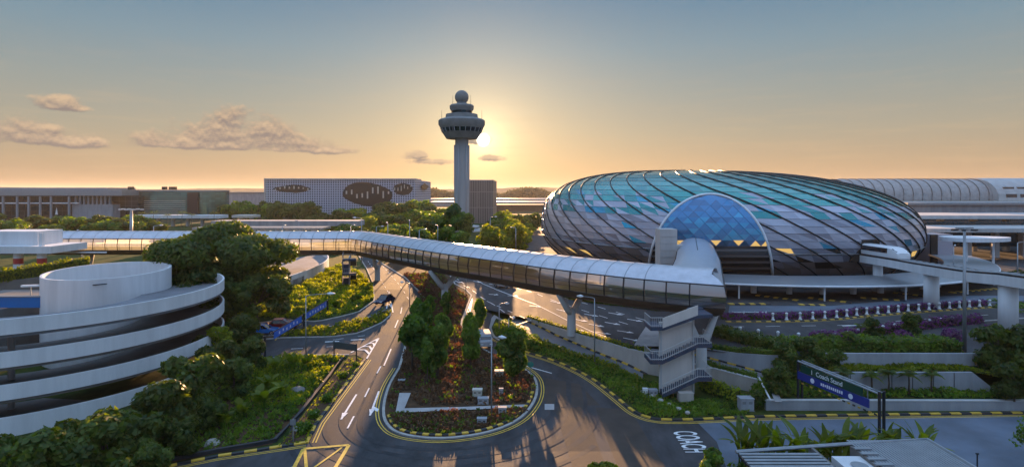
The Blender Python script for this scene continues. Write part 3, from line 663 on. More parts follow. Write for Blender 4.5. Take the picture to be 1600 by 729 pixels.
mb = MB(); mb.lathe([(4.6, zt(178)), (4.9, zt(174)), (5.6, zt(170.5)), (5.7, zt(166)), (5.2, zt(164)), (2.6, zt(163)), (2.2, zt(160))], c2, 40); uo = mb.build('upper_cab', 'tower_cab', ct, True); uo.data.set_sharp_from_angle(angle=R(30))
mb = MB(); mb.lathe([(4.75, zt(177.5)), (5.0, zt(173.6))], c2, 40); mb.build('cab_window', 'dark_glass', uo)
mb = MB(); mb.lathe([(0.01, zt(141.6))] + [(3.25 * math.sin(math.pi * k / 16), Z(152, 270) + 3.25 * math.cos(math.pi * k / 16)) for k in range(1, 15)], c2, 32); mb.build('radome', 'tower_cab', ct, True)
mb = MB(); mb.tube((tc.x, tc.y, zt(164)), (tc.x, tc.y, zt(158)), 2.2, 1.6, 16); mb.build('radome_stand', 'tower_cab', ct)
for dx in (-4.2, 4.2, -9.4, 9.4):
    mb = MB(); b = zt(164 if abs(dx) < 5 else 187); mb.tube((tc.x + dx, tc.y, b), (tc.x + dx, tc.y, b + 4.5), .1, .05, 5); mb.build('antenna', 'steel_dark', ct)

# ---- hotel with the perforated facade
YH = 420; x0, x1 = X(416, YH), X(649, YH); zb, z1 = Z(335, YH), Z(281, YH)
ho = thing('hotel', 'long hotel block with a pale perforated facade and dark eye shaped openings', 'building', ((x0 + x1) / 2, YH, 4))
mb = MB(); mb.box(((x0 + x1) / 2 + 1, YH + 13.1, (zb + z1) / 2 - .4), (x1 - x0 - 3, 26, z1 - zb - .8)); mb.build('block', 'concrete_dark', ho)
mb = MB(); mb.box(((x0 + x1) / 2, YH - .6, (zb + z1) / 2), (x1 - x0, .8, z1 - zb)); mb.build('facade_screen', 'perforated', ho)
xs_, ys_ = X(673, YH + 30), YH + 30
mb = MB(); d = Vector((xs_ - x1, 30, 0)); mb.add([(x1, YH - 1, zb), (xs_, ys_, zb), (xs_, ys_, Z(284, ys_)), (x1, YH - 1, z1), (x1 - .8, YH, zb), (xs_ - .8, ys_, zb), (xs_ - .8, ys_, Z(284, ys_)), (x1 - .8, YH, z1)], [(0, 1, 2, 3), (7, 6, 5, 4), (3, 2, 6, 7), (0, 4, 5, 1), (1, 5, 6, 2), (0, 3, 7, 4)]); mb.build('side_screen', 'perforated', ho)
mb = MB(); mb.box(((x0 + x1) / 2, YH + 12, z1 + .5), (x1 - x0 + .8, 28, .9)); mb.box((x0 - .6, YH - .4, (zb + z1) / 2), (1.1, 1.6, z1 - zb + 1.8)); mb.box(((x0 + x1) / 2, YH - 1.1, z1 + .5), (x1 - x0 + 2, 1.2, 1.1)); mb.build('roof_frame', 'concrete', ho)
def opening(cx, cy, w, h, shape, slats):
    yy = YH - 1.15; xc = X(cx, YH); zc = Z(cy, YH); W = w * YH / FOC; Hh = h * YH / FOC; pts = []
    for k in range(40):
        a = 2 * math.pi * k / 40; co, si = math.cos(a), math.sin(a)
        if shape == 'leaf': x, z = co, si * (abs(math.sin(a)) ** .6) * (1 if co > 0 else .85)
        elif shape == 'heart': x, z = co, (si if si < 0 else si * .7)
        else: x, z = co, si * (1 - .25 * co * (1 if si > 0 else -1)) 
        pts.append((xc + x * W / 2, zc + z * Hh / 2))
    mb = MB(); n = len(pts); vs = [(p[0], yy, p[1]) for p in pts] + [(p[0], yy + .5, p[1]) for p in pts]; mb.add(vs, [tuple(range(n)), tuple(range(2 * n - 1, n - 1, -1))] + [(i, (i + 1) % n, n + (i + 1) % n, n + i) for i in range(n)])
    op = mb.build('opening', 'dome_open', ho)
    for k in range(slats):
        mb = MB(); u = -.42 + .84 * k / max(1, slats - 1); hh = Hh * .5 * math.sqrt(max(.02, 1 - 4 * u * u)) * rnd.uniform(.35, .8); mb.box((xc + u * W, yy - .3, zc + rnd.uniform(-.1, .2) * Hh), (W * .25 / slats, .3, hh)); mb.build('screen_panel', 'box_cream', op)
opening(457, 295, 60, 13, 'leaf', 8); opening(575, 303.5, 78, 37, 'eye', 9); opening(630, 294, 30, 22, 'heart', 6)
mb = MB(); vs = [(x1 + .0 + (xs_ - x1) * u - .0 + .9, YH + 30 * u - 1.2, Z(291.5, YH) + v) for u, v in ((.25, 0), (.5, 2.6), (.8, 0), (.5, -2.6))]; mb.add(vs, [(0, 1, 2, 3)]); mb.add([(a + .4, b + .3, c) for a, b, c in vs], [(3, 2, 1, 0)]); mb.build('opening', 'dome_open', ho)
mb = MB(); mb.box(((x0 + x1) / 2, YH + 10, (zb + 4) / 2), (x1 - x0 - 20, 14, zb - 3.6)); mb.build('ground_floor', 'dark_glass', ho)
# block beside the tower
YB = 330; bb = thing('office_block', 'plain tall louvred office block right behind the control tower', 'building', (X(752, YB), YB, 4))
mb = MB(); mb.prism([(X(731, YB), YB), (X(770, YB), YB), (X(776, YB + 14), YB + 14), (X(733, YB + 14), YB + 14)], 3.9, Z(282, YB)); mb.build('block', 'louvre', bb)
mb = MB(); mb.box((X(751, YB), YB + 7, Z(281.4, YB)), (15, 12, .5)); mb.build('roof', 'concrete', bb)

# ---- terminal on the left
YT = 360; tl = thing('terminal_building', 'long low glazed airport terminal with a broad flat roof at far left', 'building', (X(60, YT), YT, 4))
mb = MB(); mb.box((X(60, YT), YT + 30, (4 + Z(306, YT)) / 2), (X(175, YT) - X(-120, YT), 50, Z(306, YT) - 4)); mb.build('glazed_hall', 'terminal_glass', tl)
mb = MB(); mb.box((X(40, YT), YT + 26, Z(301, YT)), (X(178, YT) - X(-140, YT), 62, 3.6)); mb.box((X(40, YT + 40), YT + 50, Z(296, YT) + .6), (120, 30, 1.6)); mb.build('roof', 'steel_grey', tl)
for px in (-20, 5, 27, 45, 63, 80, 108): 
    mb = MB(); mb.box((X(px, YT - 4), YT - 4, 11.5), (1.0, 1.0, 15.5)); mb.build('column', 'wall_grey', tl)
mb = MB(); mb.box((X(45, YT), YT - 3.2, Z(317, YT)), (X(108, YT) - X(-60, YT), .8, .7)); mb.build('canopy_edge', 'white_steel', tl)
mb = MB(); mb.box((X(148, YT), YT + 2, 4 + (Z(319, YT) - 4) / 2), (X(178, YT) - X(115, YT), 8, Z(319, YT) - 4)); mb.build('side_wing', 'wall_grey', tl)
for k in range(9):
    mb = MB(); px = 121 + k * 6.6; mb.box((X(px, YT), YT - 1, (Z(306, YT) + Z(319, YT)) / 2), (1.1, 1.2, 5.2)); mb.build('pier', 'wall_grey', tl)
mb = MB(); mb.add([(X(86, YT - 5), YT - 5, 8), (X(90.5, YT - 5), YT - 5, 8), (X(88.5, YT - 5), YT - 5, 12.6), (X(88.2, YT - 4.8), YT - 4.8, 8)], [(0, 1, 2), (1, 3, 2), (3, 0, 2), (0, 3, 1)]); mb.build('white_sail', 'white_steel', tl)
for i, (px, w) in enumerate(((155, 2.5), (212, 2.2), (226, 4))):
    mb = MB(); mb.box((X(px, YT), YT + 30, Z(294.5, YT) + .4), (w, 3, 2)); mb.build('roof_plant', 'steel_dark', tl)
YG = 372; gl = thing('glass_hall', 'green glass hall with a curved front beside the left terminal', 'building', (X(257, YG), YG, 4)); pts = []
for k in range(25):
    a = math.pi * (1.0 + k / 24); u = math.cos(a); pts.append((X(258, YG) + 34.5 * math.copysign(abs(u) ** .6, u), YG + 14 + 15 * math.sin(a)))
mb = MB(); mb.prism(pts, 3.9, Z(299, YG)); o = mb.build('glass_front', 'green_glass', gl)
mb = MB(); mb.prism([(p[0] * 1.0 + (p[0] - X(258, YG)) * .02, p[1] - .6) for p in pts], Z(299, YG), Z(297, YG)); mb.build('roof', 'steel_grey', gl)
mb = MB(); mb.box((X(303, YG), YG - 1.2, 13), (7, .8, 17)); mb.build('stair_core', 'steel_dark', gl)
mb = MB()
for k in range(7):
    zz = Z(333 - k * 3.2, YG); mb.box((X(250, YG), YG - 1.15, zz), (34, .2, .35))
mb.build('lit_shelf', 'box_cream', gl)
# long roofs behind and viaduct decks in the middle distance
def slab(name, label, cat, px0, px1, y, py0, py1, depth, m, cols=0, under='concrete_dark', roof=None):
    t = thing(name, label, cat, ((X(px0, y) + X(px1, y)) / 2, y, 4)); z0, z1 = Z(py1, y), Z(py0, y)
    mb = MB(); mb.box(((X(px0, y) + X(px1, y)) / 2, y + depth / 2, (z0 + z1) / 2), (X(px1, y) - X(px0, y), depth, z1 - z0)); mb.build('deck' if cols else 'block', m, t)
    if cols:
        for k in range(cols):
            mb = MB(); xx = lerp(X(px0, y), X(px1, y), (k + .5) / cols); mb.box((xx, y + depth / 2, (3.9 + z0) / 2), (1.2, 1.6, z0 - 3.9)); mb.build('pier', 'concrete', t)
    if roof:
        mb = MB(); mb.box(((X(px0, y) + X(px1, y)) / 2, y + depth / 2, z1 + .4), (X(px1, y) - X(px0, y) + 2, depth + 2, .8)); mb.build('roof', roof, t)
    return t
slab('pier_building', 'long grey concourse building between the glass hall and the hotel', 'building', 335, 420, 620, 301, 329, 40, 'wall_grey', roof='steel_grey')
slab('pier_building', 'far low concourse with a bright roof edge right of the hotel', 'building', 672, 900, 700, 316, 330, 40, 'wall_grey', roof='white_steel')
slab('pier_building', 'distant pale taxiway apron building under the wood on the horizon', 'building', 660, 870, 930, 311, 317, 50, 'box_cream', roof='white_steel')
slab('pier_building', 'dark low concourse shed at the foot of the louvred block', 'building', 765, 862, 520, 321, 333, 30, 'hull_bronze', roof='concrete_dark')
slab('road_viaduct', 'grey road viaduct on piers in front of the hotel', 'viaduct', 330, 560, 215, 345, 353, 9, 'wall_grey', 6)
slab('road_viaduct', 'pale flat covered way behind the footbridge and big tree', 'viaduct', 300, 505, 165, 355.5, 359, 7, 'steel_grey', 5)
slab('road_viaduct', 'low white railed deck in front of the green glass hall', 'viaduct', 205, 345, 300, 336, 341, 8, 'wall_white', 6)
slab('bus_shelter', 'small pale shelter roof left of the hotel', 'shelter', 362, 395, 260, 336, 340, 8, 'box_cream', 2)
# ---- barrel roofed terminal on the right
YR = 250; rt = thing('terminal_building', 'barrel roofed airport terminal stretching behind the glass dome on the right', 'building', (X(1500, YR), YR, 4))
mb = MB(); xa, xb = X(1330, YR), X(1552, YR); vs = []; n = 40; K = 14
for i in range(n + 1):
    xx = lerp(xa, xb, i / n)
    for k in range(K + 1):
        a = math.pi * k / K; vs.append((xx, YR + 15 - 15 * math.cos(a), Z(313, YR) + (Z(279, YR) - Z(313, YR)) * 1.02 * math.sin(a) ** .8))
mb.add(vs, [(i * (K + 1) + k, i * (K + 1) + k + 1, (i + 1) * (K + 1) + k + 1, (i + 1) * (K + 1) + k) for i in range(n) for k in range(K)]); mb.build('barrel_roof', 'pale_paving', rt, True)
for i in range(15):
    xx = lerp(xa, xb, (i + .5) / 15); mb = MB(); mb.sweep([(xx + 2 * math.sin(math.pi * k / 14), YR + 15 - 15.2 * math.cos(math.pi * k / 14), Z(313, YR) + (Z(279, YR) - Z(313, YR)) * 1.035 * max(0, math.sin(math.pi * k / 14)) ** .8) for k in range(15)], .16, 5); mb.build('roof_rib', 'concrete_dark', rt)
mb = MB(); xc, xd = xb, X(1720, YR); vs = []
for i in range(2):
    xx = (xc, xd)[i]
    for k in range(K + 1):
        a = math.pi * k / K; vs.append((xx, YR + 13 - 16 * math.cos(a), Z(314, YR) + (Z(277, YR) - Z(314, YR)) * math.sin(a) ** .8))
mb.add(vs, [(k, k + 1, K + 2 + k, K + 1 + k) for k in range(K)] + [tuple(range(K + 1)), tuple(range(2 * K + 1, K, -1))]); mb.build('end_vault', 'concrete', rt, False)
for i in range(5):
    for j, (pa, pb) in enumerate(((312, 303), (301, 292))):
        xx = X(1572 + i * 22, YR); mb = MB(); y0 = YR - 3.2 + (1.2 if j == 0 else 2.6); mb.box((xx, y0, (Z(pa, YR) + Z(pb, YR)) / 2), (4.6, 1.6, Z(pb, YR) - Z(pa, YR))); mb.build('roof_window', 'dark_glass', rt)
mb = MB(); mb.box((X(1520, YR), YR + 14, 4 + (Z(313, YR) - 4) / 2), (X(1760, YR) - X(1350, YR), 34, Z(314, YR) - 4)); mb.build('hall', 'terminal_glass', rt)
mb = MB(); mb.box((X(1530, YR), YR - 4, Z(314.5, YR)), (X(1760, YR) - X(1370, YR), 3, .7)); mb.build('roof_edge', 'box_cream', rt)
slab('terminal_wing', 'blue grey flat roofed wing below the barrel roof', 'building', 1420, 1760, 205, 320, 336, 24, 'wall_grey', roof='steel_grey')
slab('departure_deck', 'pale departure canopy with a bright edge behind the dome, upper of two', 'canopy', 1432, 1760, 165, 336.5, 342, 22, 'concrete', 6)
slab('departure_deck', 'lower dark edged road deck under the departure canopy', 'canopy', 1440, 1760, 150, 357, 363, 18, 'concrete', 7)
slab('terminal_wing', 'deep dark arrival hall under the road deck on the right', 'building', 1440, 1760, 168, 346, 385, 4, 'dark_glass')
wc = thing('canopy', 'white leaf shaped canopy on thin posts right of the dome', 'canopy', (X(1530, 128), 128, 4.2)); mb = MB(); pts = []
for k in range(24):
    a = 2 * math.pi * k / 24; u = math.cos(a); pts.append((X(1525, 128) + 7.4 * u, 128 + 4 * math.sin(a) * (1 - .3 * u)))
mb.prism(pts, Z(376, 128), Z(370, 128)); mb.build('roof', 'white_steel', wc)
for px in (1510, 1552):
    mb = MB(); mb.tube((X(px, 127), 127, 4.1), (X(px, 127), 127, Z(374, 127)), .25); mb.build('post', 'white_steel', wc)
ser = thing('service_box', 'dark grey plant room standing against the right flank of the dome', 'building', (X(1472, 140), 140, 4.2)); mb = MB(); mb.box((X(1472, 140), 143, 8), (5.2, 6, 8)); mb.build('room', 'panel_mid', ser); mb = MB(); mb.box((X(1460, 139.6), 139.8, 8), (1.6, .5, 8)); mb.build('shutter', 'dome_open', ser)

# ---- glass dome
DC = dict(cx=55.48, cy=158.6, a=51.6, b=46.5, rot=-1.87, zm=12.36, zt=27.6, n=2.26, k=.863, tx=-0.03, z0=3.9, e=.94)
def DN(c): return 2.75 - .32 * c
def sgp(t): return math.copysign(abs(t) ** DC['e'], t)
def dome(phi, v, out=0.0):
    """point on the dome shell: phi round the plan, v from the foot 0 to the crown 1"""
    vb = .27
    if v < vb: s = v / vb; z = DC['z0'] + (DC['zm'] - DC['z0']) * s; r = DC['k'] + (1 - DC['k']) * math.sin(s * math.pi / 2)
    else: s = (v - vb) / (1 - vb) * math.pi / 2; z = DC['zm'] + (DC['zt'] - DC['zm']) * math.sin(s) ; nn_ = DN(math.cos(phi)); r = max(0, 1 - math.sin(s) ** nn_) ** (1 / nn_)
    r += out / 48.0; q = phi - DC['rot']; X_, Y_ = DC['a'] * sgp(math.cos(q)) * r, DC['b'] * sgp(math.sin(q)) * r; c, s_ = math.cos(DC['rot']), math.sin(DC['rot'])
    x = DC['cx'] + c * X_ - s_ * Y_; z += out * .6 * v
    return (x, DC['cy'] + s_ * X_ + c * Y_, z + DC['tx'] * (x - DC['cx']) * (z - 4.2) / 25)
NR = 48; VT = 0.93; TW = R(78)
def twist(v): return TW * (1 - v) ** 0.9
dm = thing('glass_dome', 'huge rounded glass and steel dome with swirling dark ribs and an arched glass front', 'building', (DC['cx'], DC['cy'], 4))
rows = 22; cols = NR * 2; vs = []; dmm = ['dome_teal', 'dome_teal_dark', 'dome_blue', 'dome_cyan', 'panel_pale', 'panel_mid', 'panel_dark', 'panel_brown', 'dome_open', 'lit_room']; dbm = MB(); rs = random.Random(5)
for i in range(rows + 1):
    v = VT * (i / rows)
    for k in range(cols): vs.append(dome(2 * math.pi * (k + .5 * (i % 2)) / cols + twist(v), v))
fs = []; ms = []; prev = None
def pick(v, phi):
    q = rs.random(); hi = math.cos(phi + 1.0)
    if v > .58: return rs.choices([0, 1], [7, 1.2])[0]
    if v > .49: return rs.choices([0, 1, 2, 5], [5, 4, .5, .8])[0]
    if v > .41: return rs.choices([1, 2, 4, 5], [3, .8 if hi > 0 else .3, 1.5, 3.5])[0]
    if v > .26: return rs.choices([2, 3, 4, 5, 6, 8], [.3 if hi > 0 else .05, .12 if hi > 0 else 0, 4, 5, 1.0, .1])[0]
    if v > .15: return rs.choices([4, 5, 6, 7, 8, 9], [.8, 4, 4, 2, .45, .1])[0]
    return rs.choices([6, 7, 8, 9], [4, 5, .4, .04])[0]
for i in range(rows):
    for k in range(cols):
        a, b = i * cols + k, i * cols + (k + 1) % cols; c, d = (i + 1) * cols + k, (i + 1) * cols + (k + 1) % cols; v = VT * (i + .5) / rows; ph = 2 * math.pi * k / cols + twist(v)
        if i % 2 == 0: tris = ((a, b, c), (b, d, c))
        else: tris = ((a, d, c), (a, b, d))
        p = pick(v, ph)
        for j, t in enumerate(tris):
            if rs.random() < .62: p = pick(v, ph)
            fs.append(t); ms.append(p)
dbm.v = vs; dbm.f = [list(f) for f in fs]; dbm.m = ms
top = [(rows * cols + k) for k in range(cols)]; dbm.f.append(top); dbm.m.append(1)
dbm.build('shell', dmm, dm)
for k in range(NR):
    mb = MB(); mb.sweep([dome(2 * math.pi * k / NR + twist(VT * i / 40), VT * i / 40, .1) for i in range(41)], [.145] * 41, 5); mb.build('rib', 'rib_dark', dm, True)
mb = MB()
for i in range(1, rows):
    mb.sweep([dome(2 * math.pi * k / 110, VT * i / rows, .02) for k in range(111)], .03, 3)
mb.build('glazing_bar', 'rib_dark', dm, fix=False)
# ring beams
for v in (.02, .22):
    mb = MB(); mb.sweep([dome(2 * math.pi * k / 120, v, .1) for k in range(121)], .12, 4); mb.build('ring_beam', 'steel_grey', dm)
# arched front
def dome_y(x, z):
    """front of the shell at x, z"""
    z = 4.2 + (z - 4.2) / (1 + DC['tx'] * (x - DC['cx']) / 25)
    if z < DC['zm']: r = DC['k'] + (1 - DC['k']) * math.sin(clamp((z - DC['z0']) / (DC['zm'] - DC['z0'])) * math.pi / 2)
    else: nn_ = DN((x - DC['cx']) / 50); r = max(.02, 1 - clamp((z - DC['zm']) / (DC['zt'] - DC['zm']), 0, .999) ** nn_) ** (1 / nn_)
    c, s = math.cos(DC['rot']), math.sin(DC['rot']); lo, hi = DC['cy'] - 70, DC['cy']
    def ins(y): X_, Y_ = c * (x - DC['cx']) + s * (y - DC['cy']), -s * (x - DC['cx']) + c * (y - DC['cy']); return abs(X_ / DC['a'] / r) ** (2 / DC['e']) + abs(Y_ / DC['b'] / r) ** (2 / DC['e']) < 1
    for _ in range(40):
        m = (lo + hi) / 2
        if ins(m): hi = m
        else: lo = m
    return hi
_pf = {}
def pf(u, h):
    """point of the arched front, lying just outside the shell: u -1..1 across, h 0..1 up"""
    key = (round(u, 5), round(h, 5))
    if key not in _pf:
        y = 112.0
        for _ in range(40): y = lerp(y, dome_y((310 + 97 * u) / FOC * y, H - (132 - 127 * h) * y / FOC) - .45, .6)
        _pf[key] = Vector(((310 + 97 * u) / FOC * y, y, H - (132 - 127 * h) * y / FOC))
    return _pf[key]
ar = MB(); ar.sweep([pf(math.cos(math.pi * k / 48), math.sin(math.pi * k / 48)) for k in range(49)], .24, 8); arch = ar.build('arch_rim', 'white_steel', dm, True)
hood = MB(); vs = []
for k in range(49):
    p = pf(math.cos(math.pi * k / 48), math.sin(math.pi * k / 48)); vs += [p + Vector((0, .05, 0)), Vector((p.x, p.y + 1.6, p.z + .1))]
hood.add(vs, [(2 * k, 2 * k + 1, 2 * k + 3, 2 * k + 2) for k in range(48)]); hood.build('arch_hood', 'panel_mid', dm, True)
gz = MB(); NH = 9; hs = [.36 + .64 * i / NH for i in range(NH + 1)]
for i in range(NH):
    h0, h1 = hs[i], hs[i + 1]; w0, w1 = math.sqrt(max(0, 1 - h0 * h0)), math.sqrt(max(0, 1 - h1 * h1)); n = 11; st = 2.0 / n
    e0 = [clamp(-1 + st * k + (st / 2 if i % 2 else 0), -w0, w0) for k in range(-1, n + 2)]; e1 = [clamp(-1 + st * k + (0 if i % 2 else st / 2), -w1, w1) for k in range(-1, n + 2)]
    for k in range(len(e0) - 1):
        for tri in (((e0[k], h0), (e0[k + 1], h0), (e1[k], h1)), ((e0[k + 1], h0), (e1[k + 1], h1), (e1[k], h1))) if not i % 2 else (((e0[k], h0), (e1[k + 1], h1), (e1[k], h1)), ((e0[k], h0), (e0[k + 1], h0), (e1[k + 1], h1))):
            P = [pf(*q) for q in tri]
            if (P[1] - P[0]).cross(P[2] - P[0]).length < .02: continue
            mi = rs.choices([0, 1, 2], [3, 4 * max(0, h0 - .5), 9 * max(0, .72 - h0)])[0]
            if i == 0: mi = rs.choices([3, 1, 0], [3, 2, 1])[0]
            gz.add(P, [(0, 1, 2)], mi)
gz.build('arch_glazing', ['portal_blue', 'portal_deep', 'portal_sky', 'lit_room'], dm)
mu = MB()
for i in range(NH):
    h0 = hs[i]; w0 = math.sqrt(1 - h0 * h0); mu.tube(pf(-w0, h0), pf(w0, h0), .09, n=4)
    if i < NH - 1:
        h1 = hs[i + 1]; w1 = math.sqrt(1 - h1 * h1); st = 2 / 11
        for k in range(12):
            a = -1 + st * k + (st / 2 if i % 2 else 0)
            for b in (a - st / 2, a + st / 2):
                if abs(a) < w0 and abs(b) < w1: mu.tube(pf(a, h0) + Vector((0, -.03, 0)), pf(b, h1) + Vector((0, -.03, 0)), .045, n=3, cap=False)
mu.build('arch_mullions', 'portal_deep', dm, fix=False)
for i in range(5):
    a = .0 + i * .075; mb = MB(); w = math.sqrt(1 - a * a) - .01
    n = 16; vs = []
    for k in range(n + 1):
        u = lerp(-w, w, k / n); vs += [pf(u, a) - Vector((0, .1, 0)), pf(u, a + .022) - Vector((0, .1, 0)), pf(u, a + .022) + Vector((0, 1.2, 0)), pf(u, a) + Vector((0, 1.2, 0))]
    mb.add(vs, [(4 * k + j, 4 * k + 4 + j, 4 * k + 4 + (j + 1) % 4, 4 * k + (j + 1) % 4) for k in range(n) for j in range(4)]); mb.build('floor_edge', 'panel_brown', dm)
mb = MB(); vs = []
for k in range(17):
    for j in range(7): h = .36 * j / 6; vs.append(pf(lerp(-1, 1, k / 16) * (math.sqrt(1 - h * h) - .005), h) + Vector((0, .12, 0)))
mb.add(vs, [(7 * k + j, 7 * k + 7 + j, 7 * k + 8 + j, 7 * k + 1 + j) for k in range(16) for j in range(6)]); mb.build('entrance_glass', 'dark_glass', dm)
lt = thing('lift_tower', 'pale grey lift tower in front of the arched glass front', 'tower', (X(1044, 101), 102, 4)); mb = MB(); mb.box((X(1044.5, 101), 102.6, (4 + Z(358, 101)) / 2), (3.0, 3.4, Z(358, 101) - 4)); mb.build('shaft', 'concrete', lt)
mb = MB()
for k in range(9): mb.box((X(1044.5, 101), 100.87, 5 + k * 1.2), (3.1, .06, .05))
mb.build('joint', 'steel_grey', lt)
for zz in (12.6, 9.4):
    mb = MB(); mb.box((X(1064, 101), 103, zz), (3, 2.4, .7)); mb.build('landing', 'concrete', lt)
# guideway opening in the flank
mb = MB(); mb.box((66.6, dome_y(67, 10.5) + 4.3, 11.3), (5.4, 10, 4.2)); mb.build('train_portal', 'dome_open', dm)
# entrance canopy ring round the foot
cn = thing('entrance_canopy', 'curved grey canopy with a white rim round the foot of the dome', 'canopy', (48, 100, 4.2)); mb = MB(); rim = MB(); vs = []; rp = []
def foot(phi, d):
    q = phi - DC['rot']; c, s = math.cos(DC['rot']), math.sin(DC['rot']); X_, Y_ = (DC['a'] * DC['k'] + d) * sgp(math.cos(q)), (DC['b'] * DC['k'] + d) * sgp(math.sin(q)); return DC['cx'] + c * X_ - s * Y_, DC['cy'] + s * X_ + c * Y_
ph = [R(-112) + R(94) * i / 60 for i in range(61)]
for p in ph:
    a, b = foot(p, 9.5), foot(p, 18.5); vs += [(a[0], a[1], 7.2), (b[0], b[1], 6.9), (b[0], b[1], 6.6), (a[0], a[1], 6.8)]; rp.append((b[0], b[1], 6.72))
mb.add(vs, [(4 * i + k, 4 * i + 4 + k, 4 * i + 4 + (k + 1) % 4, 4 * i + (k + 1) % 4) for i in range(60) for k in range(4)]); mb.build('roof', 'steel_grey', cn)
rim.sweep(rp, .2, 6); rim.build('rim', 'white_steel', cn, True)
for i in range(6, 58, 4):
    a = foot(ph[i], 11.5); m2 = MB(); m2.tube((a[0], a[1], 4.0), (a[0], a[1], 6.85), .5, n=14); m2.build('round_column', 'wall_white', cn)
for i in (4, 12, 21, 31, 41, 51):
    a = foot(ph[i], 17.9); m2 = MB(); m2.tube((a[0], a[1], 4.0), (a[0], a[1], 6.7), .14, n=8); m2.build('thin_post', 'white_steel', cn)
mb = MB(); vs = []
for p in ph:
    a = foot(p, 2.0); vs += [(a[0], a[1], 4.0), (a[0], a[1], 7.0)]
mb.add(vs, [(2 * i, 2 * i + 2, 2 * i + 3, 2 * i + 1) for i in range(60)]); mb.build('shopfront', 'dark_glass', cn)

# ================================================================== LINK BRIDGE
ZB = 8.5
front = [U(0, 398.5, ZB) + Vector((-25, 0, 0)), U(200, 398.5, ZB), U(548, 399, ZB)]
front += curve([U(560, 401, ZB), U(672, 426, ZB), U(770, 444.5, ZB), U(870, 463.5, ZB), U(1000, 483.5, ZB), U(1133, 498, ZB)], 4)
front += [Vector((31.5, 87, ZB)), Vector((43.4, 126, ZB))]
# one straight-walled run per stretch, mitred where they turn
prof = [(.9, -.0), (.25, .45), (0, 1.05), (-.12, 2.3), (.12, 3.6), (.7, 4.25), (1.6, 4.8), (2.7, 5.05), (3.3, 5.1), (3.9, 5.05), (5.0, 4.8), (5.9, 4.25), (6.48, 3.6), (6.72, 2.3), (6.6, 1.05), (6.35, .45), (5.7, 0)]
def mitre(path):
    out = []
    for i, p in enumerate(path):
        d0 = (p - path[i - 1]).normalized() if i else None; d1 = (path[i + 1] - p).normalized() if i < len(path) - 1 else None
        d0, d1 = d0 or d1, d1 or d0; n0, n1 = Vector((-d0.y, d0.x, 0)), Vector((-d1.y, d1.x, 0)); m = (n0 + n1).normalized(); out.append(m / max(.35, m.dot(n0)))
    return out
mt = mitre(front)
def bp(i, l, z): q = front[i] + mt[i] * l; return Vector((q.x, q.y, ZB + z))
br = thing('link_bridge', 'long elevated glazed footbridge with a silver barrel roof bending towards the dome', 'footbridge', (0, 85, ZB))
NF = len(front)
def shell(name, ids, m, smooth=True):
    mb = MB(); k = len(ids); vs = [bp(i, *prof[j]) for i in range(NF) for j in ids]; mb.add(vs, [(i * k + a, (i + 1) * k + a, (i + 1) * k + a + 1, i * k + a + 1) for i in range(NF - 1) for a in range(k - 1)]); o = mb.build(name, m, br, fix=False)
    if smooth: smooth_edges(o, 40)
    return o
shell('roof', range(4, 13), 'roof_metal'); shell('glazing', [2, 3, 4], 'bridge_glass'); shell('glazing', [12, 13, 14], 'bridge_glass')
mb = MB(); ids = [14, 15, 16, 0, 1, 2]; k = 6; vs = [bp(i, *prof[j]) for i in range(NF) for j in ids]; mb.add(vs, [(i * k + a, (i + 1) * k + a, (i + 1) * k + (a + 1) % k, i * k + (a + 1) % k) for i in range(NF - 1) for a in range(k)]); smooth_edges(mb.build('hull', 'hull_bronze', br, fix=False), 40)
mb = MB(); vs = []
for i in range(NF): vs += [bp(i, .1, 1.12), bp(i, 6.5, 1.12)]
mb.add(vs, [(2 * i, 2 * i + 2, 2 * i + 3, 2 * i + 1) for i in range(NF - 1)]); mb.build('floor', 'floor_tile', br, fix=False)
for zz, r in ((1.08, .07), (2.3, .03), (1.75, .025), (3.6, .08)):
    mb = MB(); l = {1.08: -.03, 2.3: -.16, 1.75: -.1, 3.6: .08}[zz]; mb.sweep([bp(i, l, zz) for i in range(NF)], r, 4); mb.build('rail', 'steel_dark', br)
# frames along the glass: one every 2.6 m on both long sides
L = [0]
for a, b in zip(front, front[1:]): L.append(L[-1] + (b - a).length)
def along(s):
    j = max(i for i in range(NF - 1) if L[i] <= s + 1e-6); u = (s - L[j]) / (L[j + 1] - L[j]); p = front[j].lerp(front[j + 1], u); d = (front[j + 1] - front[j]).normalized(); return p, d, Vector((-d.y, d.x, 0))
ns = int(L[-1] / 2.65); skip = (L[-3] - 1, L[-3] + 6.5)
far = MB()
for i in range(1, ns):
    s = L[-1] * i / ns; p, d, n = along(s)
    if abs(s - L[-3]) < 1.2: continue
    mb = MB(); mb.sweep([p + n * l + Vector((0, 0, z)) for l, z in ((-.04, 1.05), (-.17, 2.3), (.07, 3.6))], .085, 4)
    if not (skip[0] - 5.5 < s < skip[1]): far.sweep([p + n * l + Vector((0, 0, z)) for l, z in ((6.64, 1.05), (6.77, 2.3), (6.53, 3.6))], .085, 4)
    mb.build('frame', 'steel_dark', br)
    if s < skip[0] - 6:
        mb = MB(); mb.sweep([p + n * l + Vector((0, 0, z + .02)) for l, z in prof[4:13]], .04, 4); mb.build('roof_seam', 'steel_grey', br)
fo = far.build('frame', 'steel_dark', br); fo['kind'] = 'stuff'
mb = MB(); mb.tube(bp(NF - 2, 3.3, 5.14), bp(NF - 1, 3.3, 5.14), .07, n=4); mb.build('roof_seam', 'steel_dark', br)
